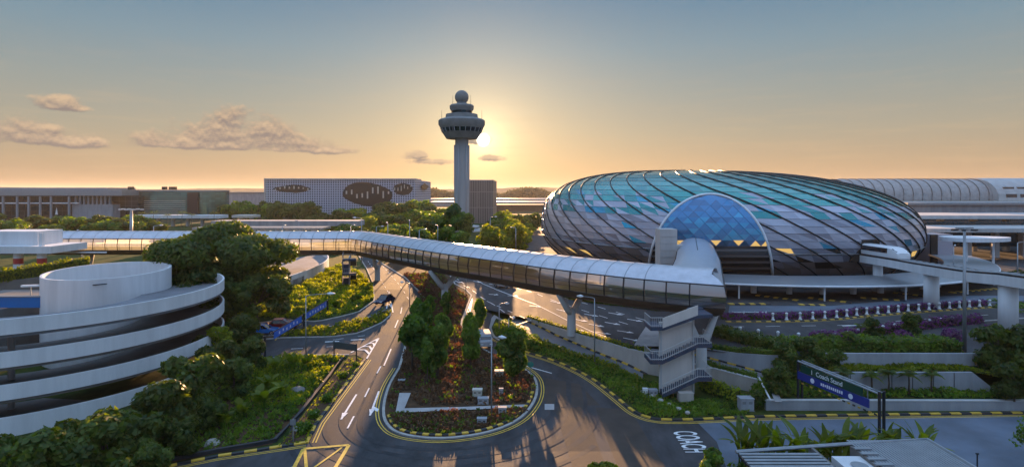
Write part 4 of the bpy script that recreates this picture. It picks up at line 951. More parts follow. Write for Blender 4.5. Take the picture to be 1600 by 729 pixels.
# piers under the bridge
def pier(x, y, zb, ztop, along_d, lab, spread=2.6):
    t = thing('bridge_pier', lab, 'pier', (x, y, zb)); mb = MB(); zf = lerp(zb, ztop, .58); mb.lathe([(.62, zb - .3), (.58, zf), (0.02, zf + .5)], (x, y), 16); mb.build('trunk', 'concrete', t, True)
    for sd in (-1, 1):
        mb = MB(); mb.sweep([(x, y, zf - .5), (x + along_d.x * .8 * sd, y + along_d.y * .8 * sd, zf + .25), (x + along_d.x * spread * sd, y + along_d.y * spread * sd, ztop + .25)], [.5, .46, .36], 10); mb.build('arm', 'concrete', t, True)
    return t
p = U(870, 463, ZB); pier(p.x + 2.2, p.y + 2.4, g_up(p.x + 2.2, p.y + 2.4), ZB, Vector((.75, .6, 0)), 'Y shaped concrete pier rising from the sunlit road under the footbridge')
p = U(672, 426, ZB); pier(p.x + 2.3, p.y + 2, g_low(p.x, p.y + 2), ZB, Vector((.8, .55, 0)), 'Y shaped concrete pier standing in the planted island', 3.0)
p = U(567, 401, ZB); pier(p.x + 2.5, p.y + 2.6, 2.9, ZB, Vector((.4, .9, 0)), 'slim concrete pier beside the blue edged stair tower at the bridge bend', 1.4)
pier(X(1096, 66.2), 66.2, 1.4, ZB, Vector((.9, .35, 0)), 'thick forked concrete pier behind the stair tower at the near end of the footbridge', 2.3)
p = U(120, 399, ZB); pier(p.x, p.y + 3.3, 2.9, ZB, Vector((0, 1, 0)), 'concrete pier under the far left stretch of the footbridge', 1.6)
# ---- stair tower at the near end
def stair_tower(o, ax, side, w, levels, lab, mw, base_z, rise, name='stair_tower'):
    """o foot of the spine wall's left end, ax along it, side towards the viewer"""
    t = thing(name, lab, 'stairs', o); up = Vector((0, 0, 1)); q = lambda a, b, c: Vector(o) + ax * a + side * b + up * c
    def hexa(mb, a0, a1, b0, b1, f0, f1, th0, th1=None, mi=0):
        th1 = th0 if th1 is None else th1
        P = [q(a0, b0, f0), q(a1, b0, f1), q(a1, b1, f1), q(a0, b1, f0), q(a0, b0, f0 + th0), q(a1, b0, f1 + th1), q(a1, b1, f1 + th1), q(a0, b1, f0 + th0)]; mb.add(P, [(3, 2, 1, 0), (4, 5, 6, 7), (0, 1, 5, 4), (1, 2, 6, 5), (2, 3, 7, 6), (3, 0, 4, 7)], mi)
    top = levels * rise
    mb = MB(); hexa(mb, 0, w, -.14, .14, 0, 0, top + .6); mb.build('spine_wall', mw, t)
    for k in range(levels):
        z0 = k * rise + .35; z1 = z0 + rise * .48; last = k == levels - 1
        mb = MB(); hexa(mb, 0, w, .18, 1.35, z0 - .38, z1 - .38, .34)
        st = 9
        for i in range(st): hexa(mb, w * i / st, w * (i + 1) / st, .2, 1.3, z0 + (z1 - z0) * i / st - .1, z0 + (z1 - z0) * i / st - .1, .12 + (z1 - z0) / st)
        mb.build('flight', 'slate_blue', t)
        mb = MB(); hexa(mb, w, w + 1.55, -1.35, 1.35, z1 - .38, z1 - .38, .4); mb.build('landing', 'slate_blue', t)
        if k < levels:
            mb = MB(); hexa(mb, 0, w, -1.35, -.18, z0 + rise - .38, z1 - .38, .34); mb.build('flight', 'slate_blue', t)
            mb = MB(); hexa(mb, -1.3, 0, -1.35, 1.35, z0 + rise - .38, z0 + rise - .38, .4); mb.build('landing', 'slate_blue', t)
        # railings
        mb = MB()
        for i in range(19):
            u = i / 18; a = w * u; z = z0 + (z1 - z0) * u; mb.tube(q(a, 1.32, z), q(a, 1.32, z + 1.0), .032, n=4)
        for dz in (.12, 1.0): mb.tube(q(0, 1.32, z0 + dz), q(w, 1.32, z1 + dz), .04, n=5)
        for (a0, b0), (a1, b1), zz in (((w, 1.32), (w + 1.5, 1.32), z1), ((w + 1.5, 1.32), (w + 1.5, -1.3), z1), ((0, 1.32), (-1.25, 1.32), z0 + rise), ((-1.25, 1.32), (-1.25, -1.3), z0 + rise)):
            if zz > top + .5 : pass
            for dz in (.15, 1.0): mb.tube(q(a0, b0, zz + dz), q(a1, b1, zz + dz), .035, n=5)
            for i in range(7): u = i / 6; mb.tube(q(lerp(a0, a1, u), lerp(b0, b1, u), zz), q(lerp(a0, a1, u), lerp(b0, b1, u), zz + 1), .02, n=4)
        mb.build('railing', 'concrete', t)
    return t, q, hexa
st, q, hexa = stair_tower(Vector((X(1030, 62.3), 62.3, .75)), Vector((1, 0.02, 0)).normalized(), Vector((0.02, -1, 0)).normalized(), X(1084, 62.3) - X(1030, 62.3), 2, 'beige dog leg stair tower with slate blue landings at the near end of the footbridge', 'wall_pale', .7, 3.55)
w_ = X(1084, 62.3) - X(1030, 62.3)
mb = MB(); hexa(mb, 0, w_, .18, 1.35, 7.05, 8.35, .34); mb.build('flight', 'slate_blue', st)
mb = MB(); hexa(mb, 0, w_, 1.3, 1.4, 7.35, 8.7, 1.05); mb.build('parapet', 'wall_pale', st); mb = MB(); hexa(mb, w_, w_ + 1.6, -1.2, 1.35, 8.35, 8.4, .35); hexa(mb, w_ + .1, w_ + 1.5, -2.6, -1.2, 8.4, 8.6, .3); mb.build('landing', 'slate_blue', st)
mb = MB(); hexa(mb, 0.02, .25, .14, .16, 0, 0, 7); hexa(mb, w_ - .2, w_, -.2, .3, 0, 0, 8.2); mb.build('edge_column', 'concrete', st)
mb = MB(); mb.box((X(1072, 60.6), 60.9, .95), (1.5, 1.0, .9)); mb.build('plinth', 'wall_beige', st)
# ---- second stair tower by the bend
p = UG(545, 446); a0 = Vector((-.25, .97, 0)).normalized()
st2, q, hexa = stair_tower(Vector((p.x + .4, p.y - 1.0, p.z - .4)), a0, Vector((-.97, -.25, 0)), 3.0, 2, 'grey stair tower with dark blue parapets beneath the bend of the footbridge', 'wall_grey', 0, 2.9)
for zz in (2.2, 5.1):
    mb = MB(); hexa(mb, -1.2, 4.4, 1.3, 1.42, zz - 1.0 , zz + .9, 1.15); mb.build('parapet', 'slate_blue', st2)

# ================================================================== CAR PARK RAMP
ox, oy, OR = -57.71, 69.54, 20.57
cp = thing('car_park_ramp', 'white spiral car park ramp with three stacked curved parapets', 'car park', (ox, oy, 0))
def ringz(k, a): return 10.78 - 2.98 * k - .74 * a / 6.283
AN = [R(-200) + R(290) * i / 110 for i in range(111)]
for k in range(4):
    mb = MB(); vs = []
    for a in AN:
        z = ringz(k, a); ht = 1.3
        for rr, zz in ((OR, z - ht - (.12 if k < 3 else 2.5)), (OR, z), (OR - .22, z), (OR - .22, z - ht)): vs.append((ox + rr * math.cos(a), oy + rr * math.sin(a), zz))
    mb.add(vs, [(4 * i + j, 4 * i + 4 + j, 4 * i + 4 + (j + 1) % 4, 4 * i + (j + 1) % 4) for i in range(110) for j in range(4)] + [(0, 1, 2, 3), (443, 442, 441, 440)]); smooth_edges(mb.build('parapet', 'wall_white', cp), 40)
    mb = MB(); vs = []
    for a in AN:
        z = ringz(k, a) - 1.42
        for rr, zz in ((OR - .2, z), (OR - .2, z - .3), (OR - 9.5, z - .3), (OR - 9.5, z)): vs.append((ox + rr * math.cos(a), oy + rr * math.sin(a), zz))
    mb.add(vs, [(4 * i + j, 4 * i + 4 + j, 4 * i + 4 + (j + 1) % 4, 4 * i + (j + 1) % 4) for i in range(110) for j in range(4)]); mb.build('ramp_deck', 'concrete_dark' if k else 'lane_concrete', cp)
dx, dy, dr = -53.98, 77.18, 7.22
mb = MB(); vs = []; n = 72
for i in range(n):
    a = 2 * math.pi * i / n; zt_ = 12 + .26 * math.sin(a)
    for rr, zz in ((dr, 0), (dr, zt_), (dr - .3, zt_), (dr - .3, 8.8)): vs.append((dx + rr * math.cos(a), dy + rr * math.sin(a), zz))
mb.add(vs, [(4 * i + j, 4 * ((i + 1) % n) + j, 4 * ((i + 1) % n) + j + 1, 4 * i + j + 1) for i in range(n) for j in range(3)]); dm_ = mb.build('drum', 'wall_white', cp); smooth_edges(dm_, 40)
mb = MB(); mb.lathe([(dr - .28, 9.2), (0.01, 9.2)], (dx, dy), 40); mb.build('drum_floor', 'concrete', dm_)
a = R(-62); mb = MB(); mb.tube((dx + (dr + .1) * math.cos(a) - .7, dy + (dr + .1) * math.sin(a) - .3, 11.1), (dx + (dr + .35) * math.cos(a) + .7, dy + (dr + .35) * math.sin(a) + .2, 11.2), .07, n=6); mb.build('tube_light', 'steel_dark', dm_)
for k in range(3):
    r_ = 13.2
    for a in (R(-120), R(-88), R(-58), R(60)):
        mb = MB(); mb.tube((ox + r_ * math.cos(a), oy + r_ * math.sin(a), ringz(k + 1, a) - 1.4), (ox + r_ * math.cos(a), oy + r_ * math.sin(a), ringz(k, a) - 1.7), .3, n=10); mb.build('column', 'concrete', cp)
mb = MB(); mb.box((-69, 74, 4), (12, 22, 8)); mb.build('inner_core', 'concrete_dark', cp)
bw = thing('wall', 'bright blue wall panel beside the white drum at far left', 'wall', (X(20, 72), 72, 8.6)); mb = MB(); mb.box((X(10, 72), 72, (Z(463, 72) + Z(480, 72)) / 2), (X(62, 72) - X(-60, 72), .3, Z(463, 72) - Z(480, 72))); mb.build('panel', 'blue_wall', bw)
mb = MB(); mb.box((X(10, 72), 71.95, Z(462.5, 72)), (X(62, 72) - X(-60, 72), .5, .12)); mb.build('cap', 'steel_grey', bw)
wl = thing('ramp_lamp', 'small white lamp box on the ramp roof left of the drum', 'lamp', (X(50, 74), 74, Z(450, 74))); mb = MB(); mb.box((X(48, 74), 74, Z(446, 74)), (2.0, .5, .22), .2); mb.build('lamp_box', 'white_steel', wl); mb = MB(); mb.tube((X(48, 74), 74, Z(446, 74) - .1), (X(48, 74), 74, Z(478, 74)), .06); mb.build('post', 'steel_grey', wl)
wl = thing('ramp_lamp', 'small white lamp box right of the drum above the top parapet', 'lamp', (X(279, 88), 88, 8)); mb = MB(); mb.box((X(279, 88), 88, Z(432, 88)), (1.4, .5, .3)); mb.build('lamp_box', 'white_steel', wl); mb = MB(); mb.tube((X(279, 88), 88, Z(433, 88)), (X(279, 88), 88, 4), .07); mb.build('post', 'steel_grey', wl)

# upper left platform with banded columns
pl = thing('platform_roof', 'white flat roof deck on red and white banded columns at far left', 'building', (X(20, 105), 105, 4)); mb = MB(); mb.box((X(10, 105), 109, (Z(385, 105) + Z(395, 105)) / 2), (X(85, 105) - X(-60, 105), 9, 1.3)); mb.build('deck', 'wall_white', pl)
mb = MB(); mb.box((X(-10, 104), 110, Z(375, 105)), (X(34, 105) - X(-60, 105), 6, 2.9)); mb.build('upper_room', 'wall_white', pl)
mb = MB(); mb.box((X(62, 105), 105.5, Z(375, 105)), (.6, .6, 2.6)); mb.build('post', 'wall_white', pl)
for px in (25, 62):
    xx = X(px, 105.5)
    for j in range(6):
        mb = MB(); z0 = Z(395, 105) - j * 1.05; mb.tube((xx, 106, z0), (xx, 106, max(2.3, z0 - 1.05)), .75, n=16); mb.build('column_band', 'red_paint' if j % 2 else 'wall_white', pl)
mb = MB(); mb.box((X(110, 112), 112, Z(394, 112)), (14, .3, .25)); mb.build('rail', 'wall_white', pl)
hedge('hedge', 'yellow green hedge on the roof edge left of the big tree', [Vector((X(-20, 92), 92, Z(444, 92))), Vector((X(60, 96), 96, Z(433, 96))), Vector((X(140, 101), 101, Z(419, 101)))], 1.6, 2.0, 'leaf_gold', 50, .2)
mb = MB(); mb.wall([(X(-40, 91.5), 91.5), (X(60, 95.5), 95.5), (X(150, 100.5), 100.5)], 1.5, [Z(444, 91.5), Z(433, 95.5), Z(419, 100.5)], 2.0); wt = thing('planter_wall', 'dark concrete planter wall carrying the yellow green hedge at far left', 'wall', (X(60, 95), 95, 4)); mb.build('wall_face', 'concrete_dark', wt)
# viaduct road loop under the bridge at left
vd = thing('road_viaduct', 'curved grey ramp road with a low parapet behind the yellow shrubs', 'viaduct', (X(480, 108), 108, 4)); P = curve([U(440, 441, 4.9), U(478, 427, 4.9), U(505, 414, 4.9), U(512, 404, 4.9), U(500, 395, 4.9)], 6); mb = MB(); mb.wall([(v.x, v.y) for v in P], 2.4, 5.6, .25); mb.build('parapet', 'wall_white', vd)
mb = MB(); poly = [(v.x, v.y) for v in P] + [(X(440, 150), 150), (X(380, 125), 125), (X(400, 108), 108)]; mb.prism(poly, 2.2, 4.6); mb.build('deck', 'lane_concrete', vd)

# ================================================================== GUIDEWAY AND TRAIN
gw = thing('guideway', 'pale concrete train guideway beam leaving the dome on the right', 'viaduct', (65, 90, 4.2))
GY = [(126, 8.9), (109, 9.0), (100, 9.15), (93, 9.25), (81, 9.7), (75, 10.2), (60, 10.6), (40, 10.8)]
def zg(y):
    for (y0, z0), (y1, z1) in zip(GY, GY[1:]):
        if y1 <= y: return lerp(z0, z1, clamp((y0 - y) / (y0 - y1)))
    return 10.8
ax = curve([(67.6, 126, 0), (67.2, 116, 0), (67.0, 109, 0), (66.9, 100, 0), (66.4, 93, 0), (64.8, 81, 0), (64.6, 75, 0), (65.6, 62, 0), (69, 48, 0)], 5); Lf, Rt = offset(ax, 1.5), offset(ax, -1.5); TB = 1.5
mb = MB(); vs = []
for i in range(len(ax)): z = zg(ax[i].y); vs += [(Lf[i].x, Lf[i].y, z + .2), (Lf[i].x, Lf[i].y, z + TB), (Rt[i].x, Rt[i].y, z + TB), (Rt[i].x, Rt[i].y, z + .2), (ax[i].x, ax[i].y, z)]
mb.add(vs, [(5 * i + j, 5 * i + 5 + j, 5 * i + 5 + (j + 1) % 5, 5 * i + (j + 1) % 5) for i in range(len(ax) - 1) for j in range(5)]); smooth_edges(mb.build('beam', 'wall_white', gw), 30)
for pth, sd in ((Lf, -1), (Rt, 1)):
    c_ = offset(pth, .15 * sd); mb = MB()
    vs = []
    for i in range(len(ax)): z = zg(ax[i].y) + TB; vs += [(pth[i].x, pth[i].y, z), (pth[i].x, pth[i].y, z + .25), (c_[i].x, c_[i].y, z + .25), (c_[i].x, c_[i].y, z)]
    mb.add(vs, [(4 * i + j, 4 * i + 4 + j, 4 * i + 4 + (j + 1) % 4, 4 * i + (j + 1) % 4) for i in range(len(ax) - 1) for j in range(4)]); mb.build('kerb_rail', 'steel_dark', gw)
pp = resample(ax, 1.6)
for i in range(12, len(pp) - 1):
    mb = MB(); d = (pp[i + 1] - pp[i - 1]).normalized(); mb.box((pp[i].x, pp[i].y, zg(pp[i].y) + TB + .12), (.45, 2.5, .26), math.atan2(d.y, d.x)); mb.build('track_plate', 'steel_grey', gw)
for yy, r in ((106, .8), (91.5, 1.05), (75.5, 1.05)):
    mb = MB(); c = min(ax, key=lambda v: abs(v.y - yy)); mb.tube((c.x, c.y, 3.9), (c.x, c.y, zg(c.y) + .2), r, n=20); mb.build('round_pier', 'wall_white', gw, True)
tr = thing('train', 'white driverless train with a dark window band coming out of the dome', 'train', (70, 104, zg(104) + TB)); hw = 1.25
def tsec(y, s, zs):
    i = min(range(1, len(ax) - 1), key=lambda i: abs(ax[i].y - y)); d = (ax[i + 1] - ax[i - 1]).normalized(); c = ax[i] + d * ((y - ax[i].y) / d.y); n = Vector((d.y, -d.x, 0)) * -1
    if n.x < 0: n = -n
    z0 = zg(y) + TB + .32
    return [tuple(c + n * (hw * s * a) + Vector((0, 0, z0 + b * 0.94))) for a, b in ((-1, 0), (-1.03, .8), (-.96, 1.7 * zs), (-.55, 2.0 * zs), (.55, 2.0 * zs), (.96, 1.7 * zs), (1.03, .8), (1, 0))]
secs = [(122, 1, 1), (112, 1, 1), (100.6, 1, 1), (99.8, .98, .97), (98.9, .93, .78), (98.2, .85, .5)]
mb = MB(); vs = [v for s in secs for v in tsec(*s)]; n = len(secs); mb.add(vs, [(8 * i + j, 8 * i + 8 + j, 8 * i + 8 + (j + 1) % 8, 8 * i + (j + 1) % 8) for i in range(n - 1) for j in range(8)] + [tuple(range(8)), tuple(range(8 * n - 1, 8 * n - 9, -1))]); smooth_edges(mb.build('body', 'car_white', tr), 30)
def slabq(q, d):
    vs = [Vector(v) for v in q]; vs += [v + d for v in vs]; mb = MB(); mb.add(vs, [(0, 1, 2, 3), (7, 6, 5, 4), (0, 4, 5, 1), (1, 5, 6, 2), (2, 6, 7, 3), (3, 7, 4, 0)]); return mb
p0, p1_, p2_ = [Vector(v) for v in (tsec(121, 1.04, 1)[1], tsec(112, 1.04, 1)[1], tsec(100.8, 1.05, 1)[1])]; up = Vector((0, 0, .85))
mb = MB(); vs = []
for v in (p0, p1_, p2_): vs += [v, v + up, v + up + Vector((.12, 0, 0)), v + Vector((.12, 0, 0))]
mb.add(vs, [(4 * k + j, 4 * k + 4 + j, 4 * k + 4 + (j + 1) % 4, 4 * k + (j + 1) % 4) for k in range(2) for j in range(4)] + [(0, 1, 2, 3), (11, 10, 9, 8)]); mb.build('window_band', 'car_glass', tr)
a_, b_ = [Vector(v) for v in tsec(99.7, .95, .97)], [Vector(v) for v in tsec(98.65, .86, .70)]; o_ = Vector((0, -.04, .06))
slabq([a_[2] + o_, a_[5] + o_, b_[5] + o_, b_[2] + o_], Vector((0, .1, -.2))).build('windscreen', 'car_glass', tr)
c_ = [Vector(v) for v in secs and tsec(98.16, .8, .5)]
for k in (1, 6):
    mb = MB(); v = c_[k].lerp(c_[7 - k], .12); mb.box(v + Vector((0, 0, -.3)), (.4, .16, .18)); mb.build('headlight', 'head_light', tr)

# ================================================================== SIGNS AND GANTRIES
gt = thing('sign_gantry', 'long green and blue overhead sign for coaches slanting above the near road on the right', 'sign', (31, 55, 0)); A, B = Vector((X(1247, 59), 59, 0)), Vector((X(1374, 50), 50, 0)); d = (B - A).normalized(); nn = Vector((d.y, -d.x, 0)); nn = nn if nn.x < 0 else -nn
rz = math.atan2(d.y, d.x)
def on(u, off, z): v = A + d * u + nn * off; return Vector((v.x, v.y, z))
Lg = (B - A).length
def panel(name, m, u0, u1, z0, z1, off, par, th=.12): 
    mb = MB(); c = on((u0 + u1) / 2, off, (z0 + z1) / 2); mb.box(c, (u1 - u0, th, z1 - z0), rz); return mb.build(name, m, par)
gp = panel('green_panel', 'sign_green', .5, Lg * .83, 4.25, 5.0, .1, gt); bpn = panel('blue_panel', 'sign_blue', .1, Lg * .9, 3.45, 4.22, .1, gt)
mb = MB(); mb.tube(on(0, 0, 5.2), on(Lg, 0, 5.0), .09); mb.tube(on(0, -.5, 5.2), on(Lg, -.5, 5.0), .07)
for i in range(9): mb.tube(on(Lg * i / 8, 0, 5.15), on(Lg * min(1, (i + .5) / 8), -.5, 5.1), .04, n=4); mb.tube(on(Lg * i / 8, 0, 3.5), on(Lg * i / 8, 0, 5.15), .05, n=4)
mb.build('truss', 'steel_grey', gt)
for u, b in ((0, .6), (Lg, -.2)):
    for off in (0, -.5):
        mb = MB(); mb.tube(on(u, off, b), on(u, off, 5.2), .13, n=8); mb.build('post', 'steel_dark', gt)
for i in range(16):
    mb = MB(); mb.box(on(.4 + i * .56, -.2, 3.0), (.28, .05, .14), rz); mb.build('height_bar_segment', 'kerb_yellow' if i % 2 == 0 else 'kerb_black', gt)
def lettering(txt, size, at, rzz, m, par, name='lettering', tilt=90, sx=1.0):
    cu = bpy.data.curves.new(name, 'FONT'); cu.body = txt; cu.size = size; cu.align_x = 'CENTER'; cu.align_y = 'CENTER'; cu.offset = size * .012; t_ = bpy.data.objects.new('tmp', cu); COL.objects.link(t_); bpy.context.view_layer.update()
    me = bpy.data.meshes.new_from_object(t_.evaluated_get(bpy.context.evaluated_depsgraph_get())); bpy.data.objects.remove(t_); me.materials.append(MATS[m]); o = bpy.data.objects.new(name, me); COL.objects.link(o); o.rotation_euler = (R(tilt), 0, rzz); o.scale = (sx, 1, 1)
    if par is not None: o.parent = par; o.location = Vector(at) - wloc(par)
    else: o.location = at
    return o
lettering('1  Coach Stand', .62, on(Lg * .40, .17, 4.62), rz, 'sign_text', gp)
# the blue band's wording is too blurred to read: pale strokes where it stands, with a round badge at each end
mb = MB()
for i in range(11):
    u = Lg * .34 + i * .24; hh = rnd.uniform(.18, .34); mb.box(on(u, .172, 3.85), (.15, .02, hh), rz)
mb.build('lettering', 'sign_text', bpn)
for u in (Lg * .22, Lg * .70):
    mb = MB(); c = on(u, .165, 3.84); mb.tube(c, c + nn * .03, .24, n=18); mb.build('badge', 'flower_purple' if 0 else 'sign_text', bpn)
# left gantry: two bright blue sign boards over the lower fork
g2 = thing('sign_gantry', 'pair of bright blue slanting sign boards over the left fork', 'sign', UG(470, 530)); A2, B2 = UG(414, 556), UG(512, 492); d = (B2 - A2); d.z = 0; Lg2 = d.length; d.normalize(); nn2 = Vector((-d.y, d.x, 0)); nn2 = nn2 if nn2.y < 0 else -nn2; rz2 = math.atan2(d.y, d.x)
def on2(u, off, z): v = A2 + d * u + nn2 * off; return Vector((v.x, v.y, g_low(v.x, A2.y + d.y * u) + z))
for u0, u1 in ((.12, .52), (.60, .97)):
    mb = MB(); P = [on2(Lg2 * u0, .05, 1.55), on2(Lg2 * u1, .05, 1.55), on2(Lg2 * u1, .05, 2.45), on2(Lg2 * u0, .05, 2.45)]; mb.add(P + [v - nn2 * .12 for v in P], [(0, 1, 2, 3), (7, 6, 5, 4), (0, 4, 5, 1), (1, 5, 6, 2), (2, 6, 7, 3), (3, 7, 4, 0)]); bo = mb.build('sign_board', 'sign_bright', g2)
    mb = MB()
    for i in range(6):
        u = lerp(u0, u1, .16 + .13 * i) * Lg2; v = on2(u, .09, 2.0 + .1 * math.sin(i * 2)); mb.box(v, (.3, .02, .34), rz2)
    mb.build('lettering', 'sign_text', bo)
mb = MB(); mb.tube(on2(0, 0, 2.5), on2(Lg2, 0, 2.5), .07); mb.build('beam', 'steel_dark', g2)
for u in (0, .56, 1.0):
    mb = MB(); mb.tube(on2(Lg2 * u, 0, -.1), on2(Lg2 * u, 0, 2.6), .14, n=8); mb.build('post', 'steel_dark', g2)
for i in range(14):
    mb = MB(); mb.box(on2(Lg2 * (.14 + .06 * i), .02, 1.3), (.5, .05, .12), rz2); mb.build('height_bar_segment', 'kerb_yellow' if i % 2 == 0 else 'kerb_black', g2)
# back of a road sign
sb = thing('road_sign', 'grey back of a wide road sign on two dark posts beside the fork', 'sign', UG(540, 563)); A3, B3 = UG(522, 561), UG(557, 566)
for v in (A3, B3):
    mb = MB(); mb.tube(v - Vector((0, 0, .1)), v + Vector((0, 0, 2.35)), .08, n=8); mb.build('post', 'steel_dark', sb)
mb = MB(); P = [A3 + Vector((-.1, -.1, 1.45)), B3 + Vector((.1, -.1, 1.45)), B3 + Vector((.1, -.1, 2.3)), A3 + Vector((-.1, -.1, 2.3))]; mb.add(P + [v + Vector((0, .06, 0)) for v in P], [(0, 1, 2, 3), (7, 6, 5, 4), (0, 4, 5, 1), (1, 5, 6, 2), (2, 6, 7, 3), (3, 7, 4, 0)]); mb.build('board', 'sign_grey', sb)

# ================================================================== LAMPS AND BOLLARDS
def lamp(name, label, base, h, arm, head, m='steel_grey', curved=False, r=.062):
    t = thing(name, label, 'street lamp', base); b = Vector(base); top = b + Vector((0, 0, h)); a = Vector(arm)
    mb = MB(); mb.tube(b - Vector((0, 0, .1)), top, r * 1.3, r * .8, 8); mb.build('pole', m, t, True)
    mb = MB(); pts = [top, top + a * .3 + Vector((0, 0, .5 if curved else .12)), top + a + Vector((0, 0, .6 if curved else .2))]; mb.sweep(curve(pts, 4), r * .6, 6); mb.build('arm', m, t, True)
    mb = MB(); e = pts[-1]; dd = a.normalized(); mb.sweep([e - dd * .1, e + dd * .25, e + dd * head], [.08, .2, .06], 8); mb.build('lamp_head', 'white_steel', t, True); return t
lamp('street_lamp', 'tall thin street lamp in front of the blue sign boards', UG(478, 567), Z(462, UG(478, 567).y) - UG(478, 567).z, (2.6, .5, 0), .9)
b = Vector((X(363, 88), 88, 1.7)); lamp('street_lamp', 'grey lamp with a curved arm between the white drum and the shrubs', b, Z(440, 88) - b.z, (1.9, .3, 0), 1.0, curved=True)
b = UG(768, 652); lamp('street_lamp', 'street lamp standing in the middle of the planted island', b, Z(528, b.y) - b.z, (.8, -.3, 0), .7)
b = Vector((X(929, 69), 69, 2.3)); lamp('street_lamp', 'thin street lamp in front of the sunlit road by the yellow topped hedge', b, Z(466, 69) - b.z, (-1.4, .4, 0), .7)
b = UG(728, 462); lamp('street_lamp', 'street lamp at the tip of the red planting under the footbridge', b, 5.2, (-1.5, .3, 0), .6)
b = Vector((X(780, 84), 84, 1.9)); lamp('street_lamp', 'short street lamp beside the pale nose between the two roads', b, 4.2, (.9, -.3, 0), .6)
b = UG(640, 478); lamp('street_lamp', 'thin pole lamp on the island edge beside the forked pier', b, 4.0, (-1.2, .2, 0), .5)
b = Vector((X(795, 80), 80, 1.9)); lamp('street_lamp', 'slim post lamp in the hedge at the head of the ramp lane', b, 3.0, (.5, -.2, 0), .4)
ms = thing('light_mast', 'tall grey floodlight mast rising in front of the dome on the right', 'light mast', (X(1507, 65.7), 65.7, 4.3)); zt2 = Z(356, 65.7); mb = MB(); mb.tube((X(1507, 65.7), 65.7, 3.8), (X(1507, 65.7), 65.7, zt2), .21, .13, 14); mb.build('pole', 'steel_grey', ms, True)
mb = MB(); mb.box((X(1507, 65.7), 65.7, zt2), (2.0, .13, .13)); mb.box((X(1507, 65.7), 65.7, zt2 - .15), (.15, 1.6, .15)); mb.build('cross_bar', 'steel_grey', ms)
for i in range(6):
    mb = MB(); a = i * 1.047; mb.box((X(1507, 65.7) + 1.15 * math.cos(a), 65.7 + .7 * math.sin(a), zt2 - .22), (.55, .35, .16), a); mb.build('floodlight', 'steel_dark', ms)
ms = thing('light_mast', 'grey mast with a ring of floodlights behind the left stretch of the footbridge', 'light mast', (X(205, 175), 175, 4)); zt2 = Z(327, 175); mb = MB(); mb.tube((X(205, 175), 175, 3.9), (X(205, 175), 175, zt2), .5, .4, 12); mb.build('pole', 'steel_grey', ms, True)
for i in range(7):
    mb = MB(); xx = X(205, 175) + (i - 3) * 1.1; mb.tube((X(205, 175), 175, zt2 - .3), (xx, 175 - .3 * (3 - abs(i - 3)), zt2 + .15 * (i % 2)), .08, n=5); mb.build('arm', 'steel_grey', ms); mb = MB(); mb.box((xx, 175 - .3 * (3 - abs(i - 3)), zt2 + .15 * (i % 2)), (.9, .6, .3)); mb.build('floodlight', 'white_steel', ms)
lp0 = None
for i, (px, yy, h) in enumerate(((62, 150, 9), (126, 160, 8), (441, 150, 10), (467, 185, 9), (548, 165, 9), (565, 150, 12), (588, 175, 8), (606, 160, 10), (640, 170, 10), (655, 150, 9), (684, 180, 8), (766, 190, 10), (806, 170, 8), (240, 150, 10), (345, 160, 9), (1490, 120, 8), (1590, 118, 9))):
    loc = (X(px, yy), yy, g_low(0, yy))
    if lp0 is None:
        lp0 = lamp('street_lamp', 'distant street lamp among the trees beyond the footbridge', loc, h, (1.5, 0, 0), .8, r=.11); lp0['group'] = 'distant street lamps beyond the footbridge'
    else: dup(lp0, loc, rnd.uniform(-.4, 3.4), (1, 1, h / 9))
# bollards along the forecourt road
bl = thing('bollard', 'white bollard in the row along the purple flower bed', 'bollard', (0, 0, 0), group='white bollards along the purple flower bed'); mb = MB(); mb.lathe([(.0, 0), (.26, 0), (.24, .12), (.15, .2), (.14, .8), (.2, .84), (.2, .95), (.1, 1.05), (.0, 1.06)], n=12); mb.build('post', 'white_steel', bl, True); mb = MB(); mb.lathe([(.155, .55), (.165, .56), (.165, .64), (.155, .65)], n=12); mb.build('band', 'steel_grey', bl)
first = True; r1 = resample(offset(row1[1:], .9), 2.05)
for v in r1:
    loc = (v.x, v.y, g_up(v.x, v.y) + .1)
    if v.x > 78: continue
    if first: bl.location = loc; first = False
    else: dup(bl, loc)
r2 = resample(offset(row2[:-1], -.7), 2.3)
for v in r2[:20]: dup(bl, (v.x, v.y, g_up(v.x, v.y) + .05), 0, 1.0, 'white bollard in the nearer row above the clipped hedge', 'white bollards above the clipped hedge')
rb = thing('handrail', 'white handrail on posts at the left end of the bollard row', 'railing', px_up([(1160, 497)])[0]); mb = MB(); a, b = px_up([(1146, 497)])[0], px_up([(1198, 497)])[0]
for z in (.5, .85): mb.tube(a + Vector((0, .2, z)), b + Vector((0, .2, z)), .05)
mb.build('rail', 'white_steel', rb)
for i in range(4):
    mb = MB(); v = a.lerp(b, i / 3); mb.tube(v + Vector((0, .2, 0)), v + Vector((0, .2, .95)), .09); mb.build('post', 'white_steel', rb)

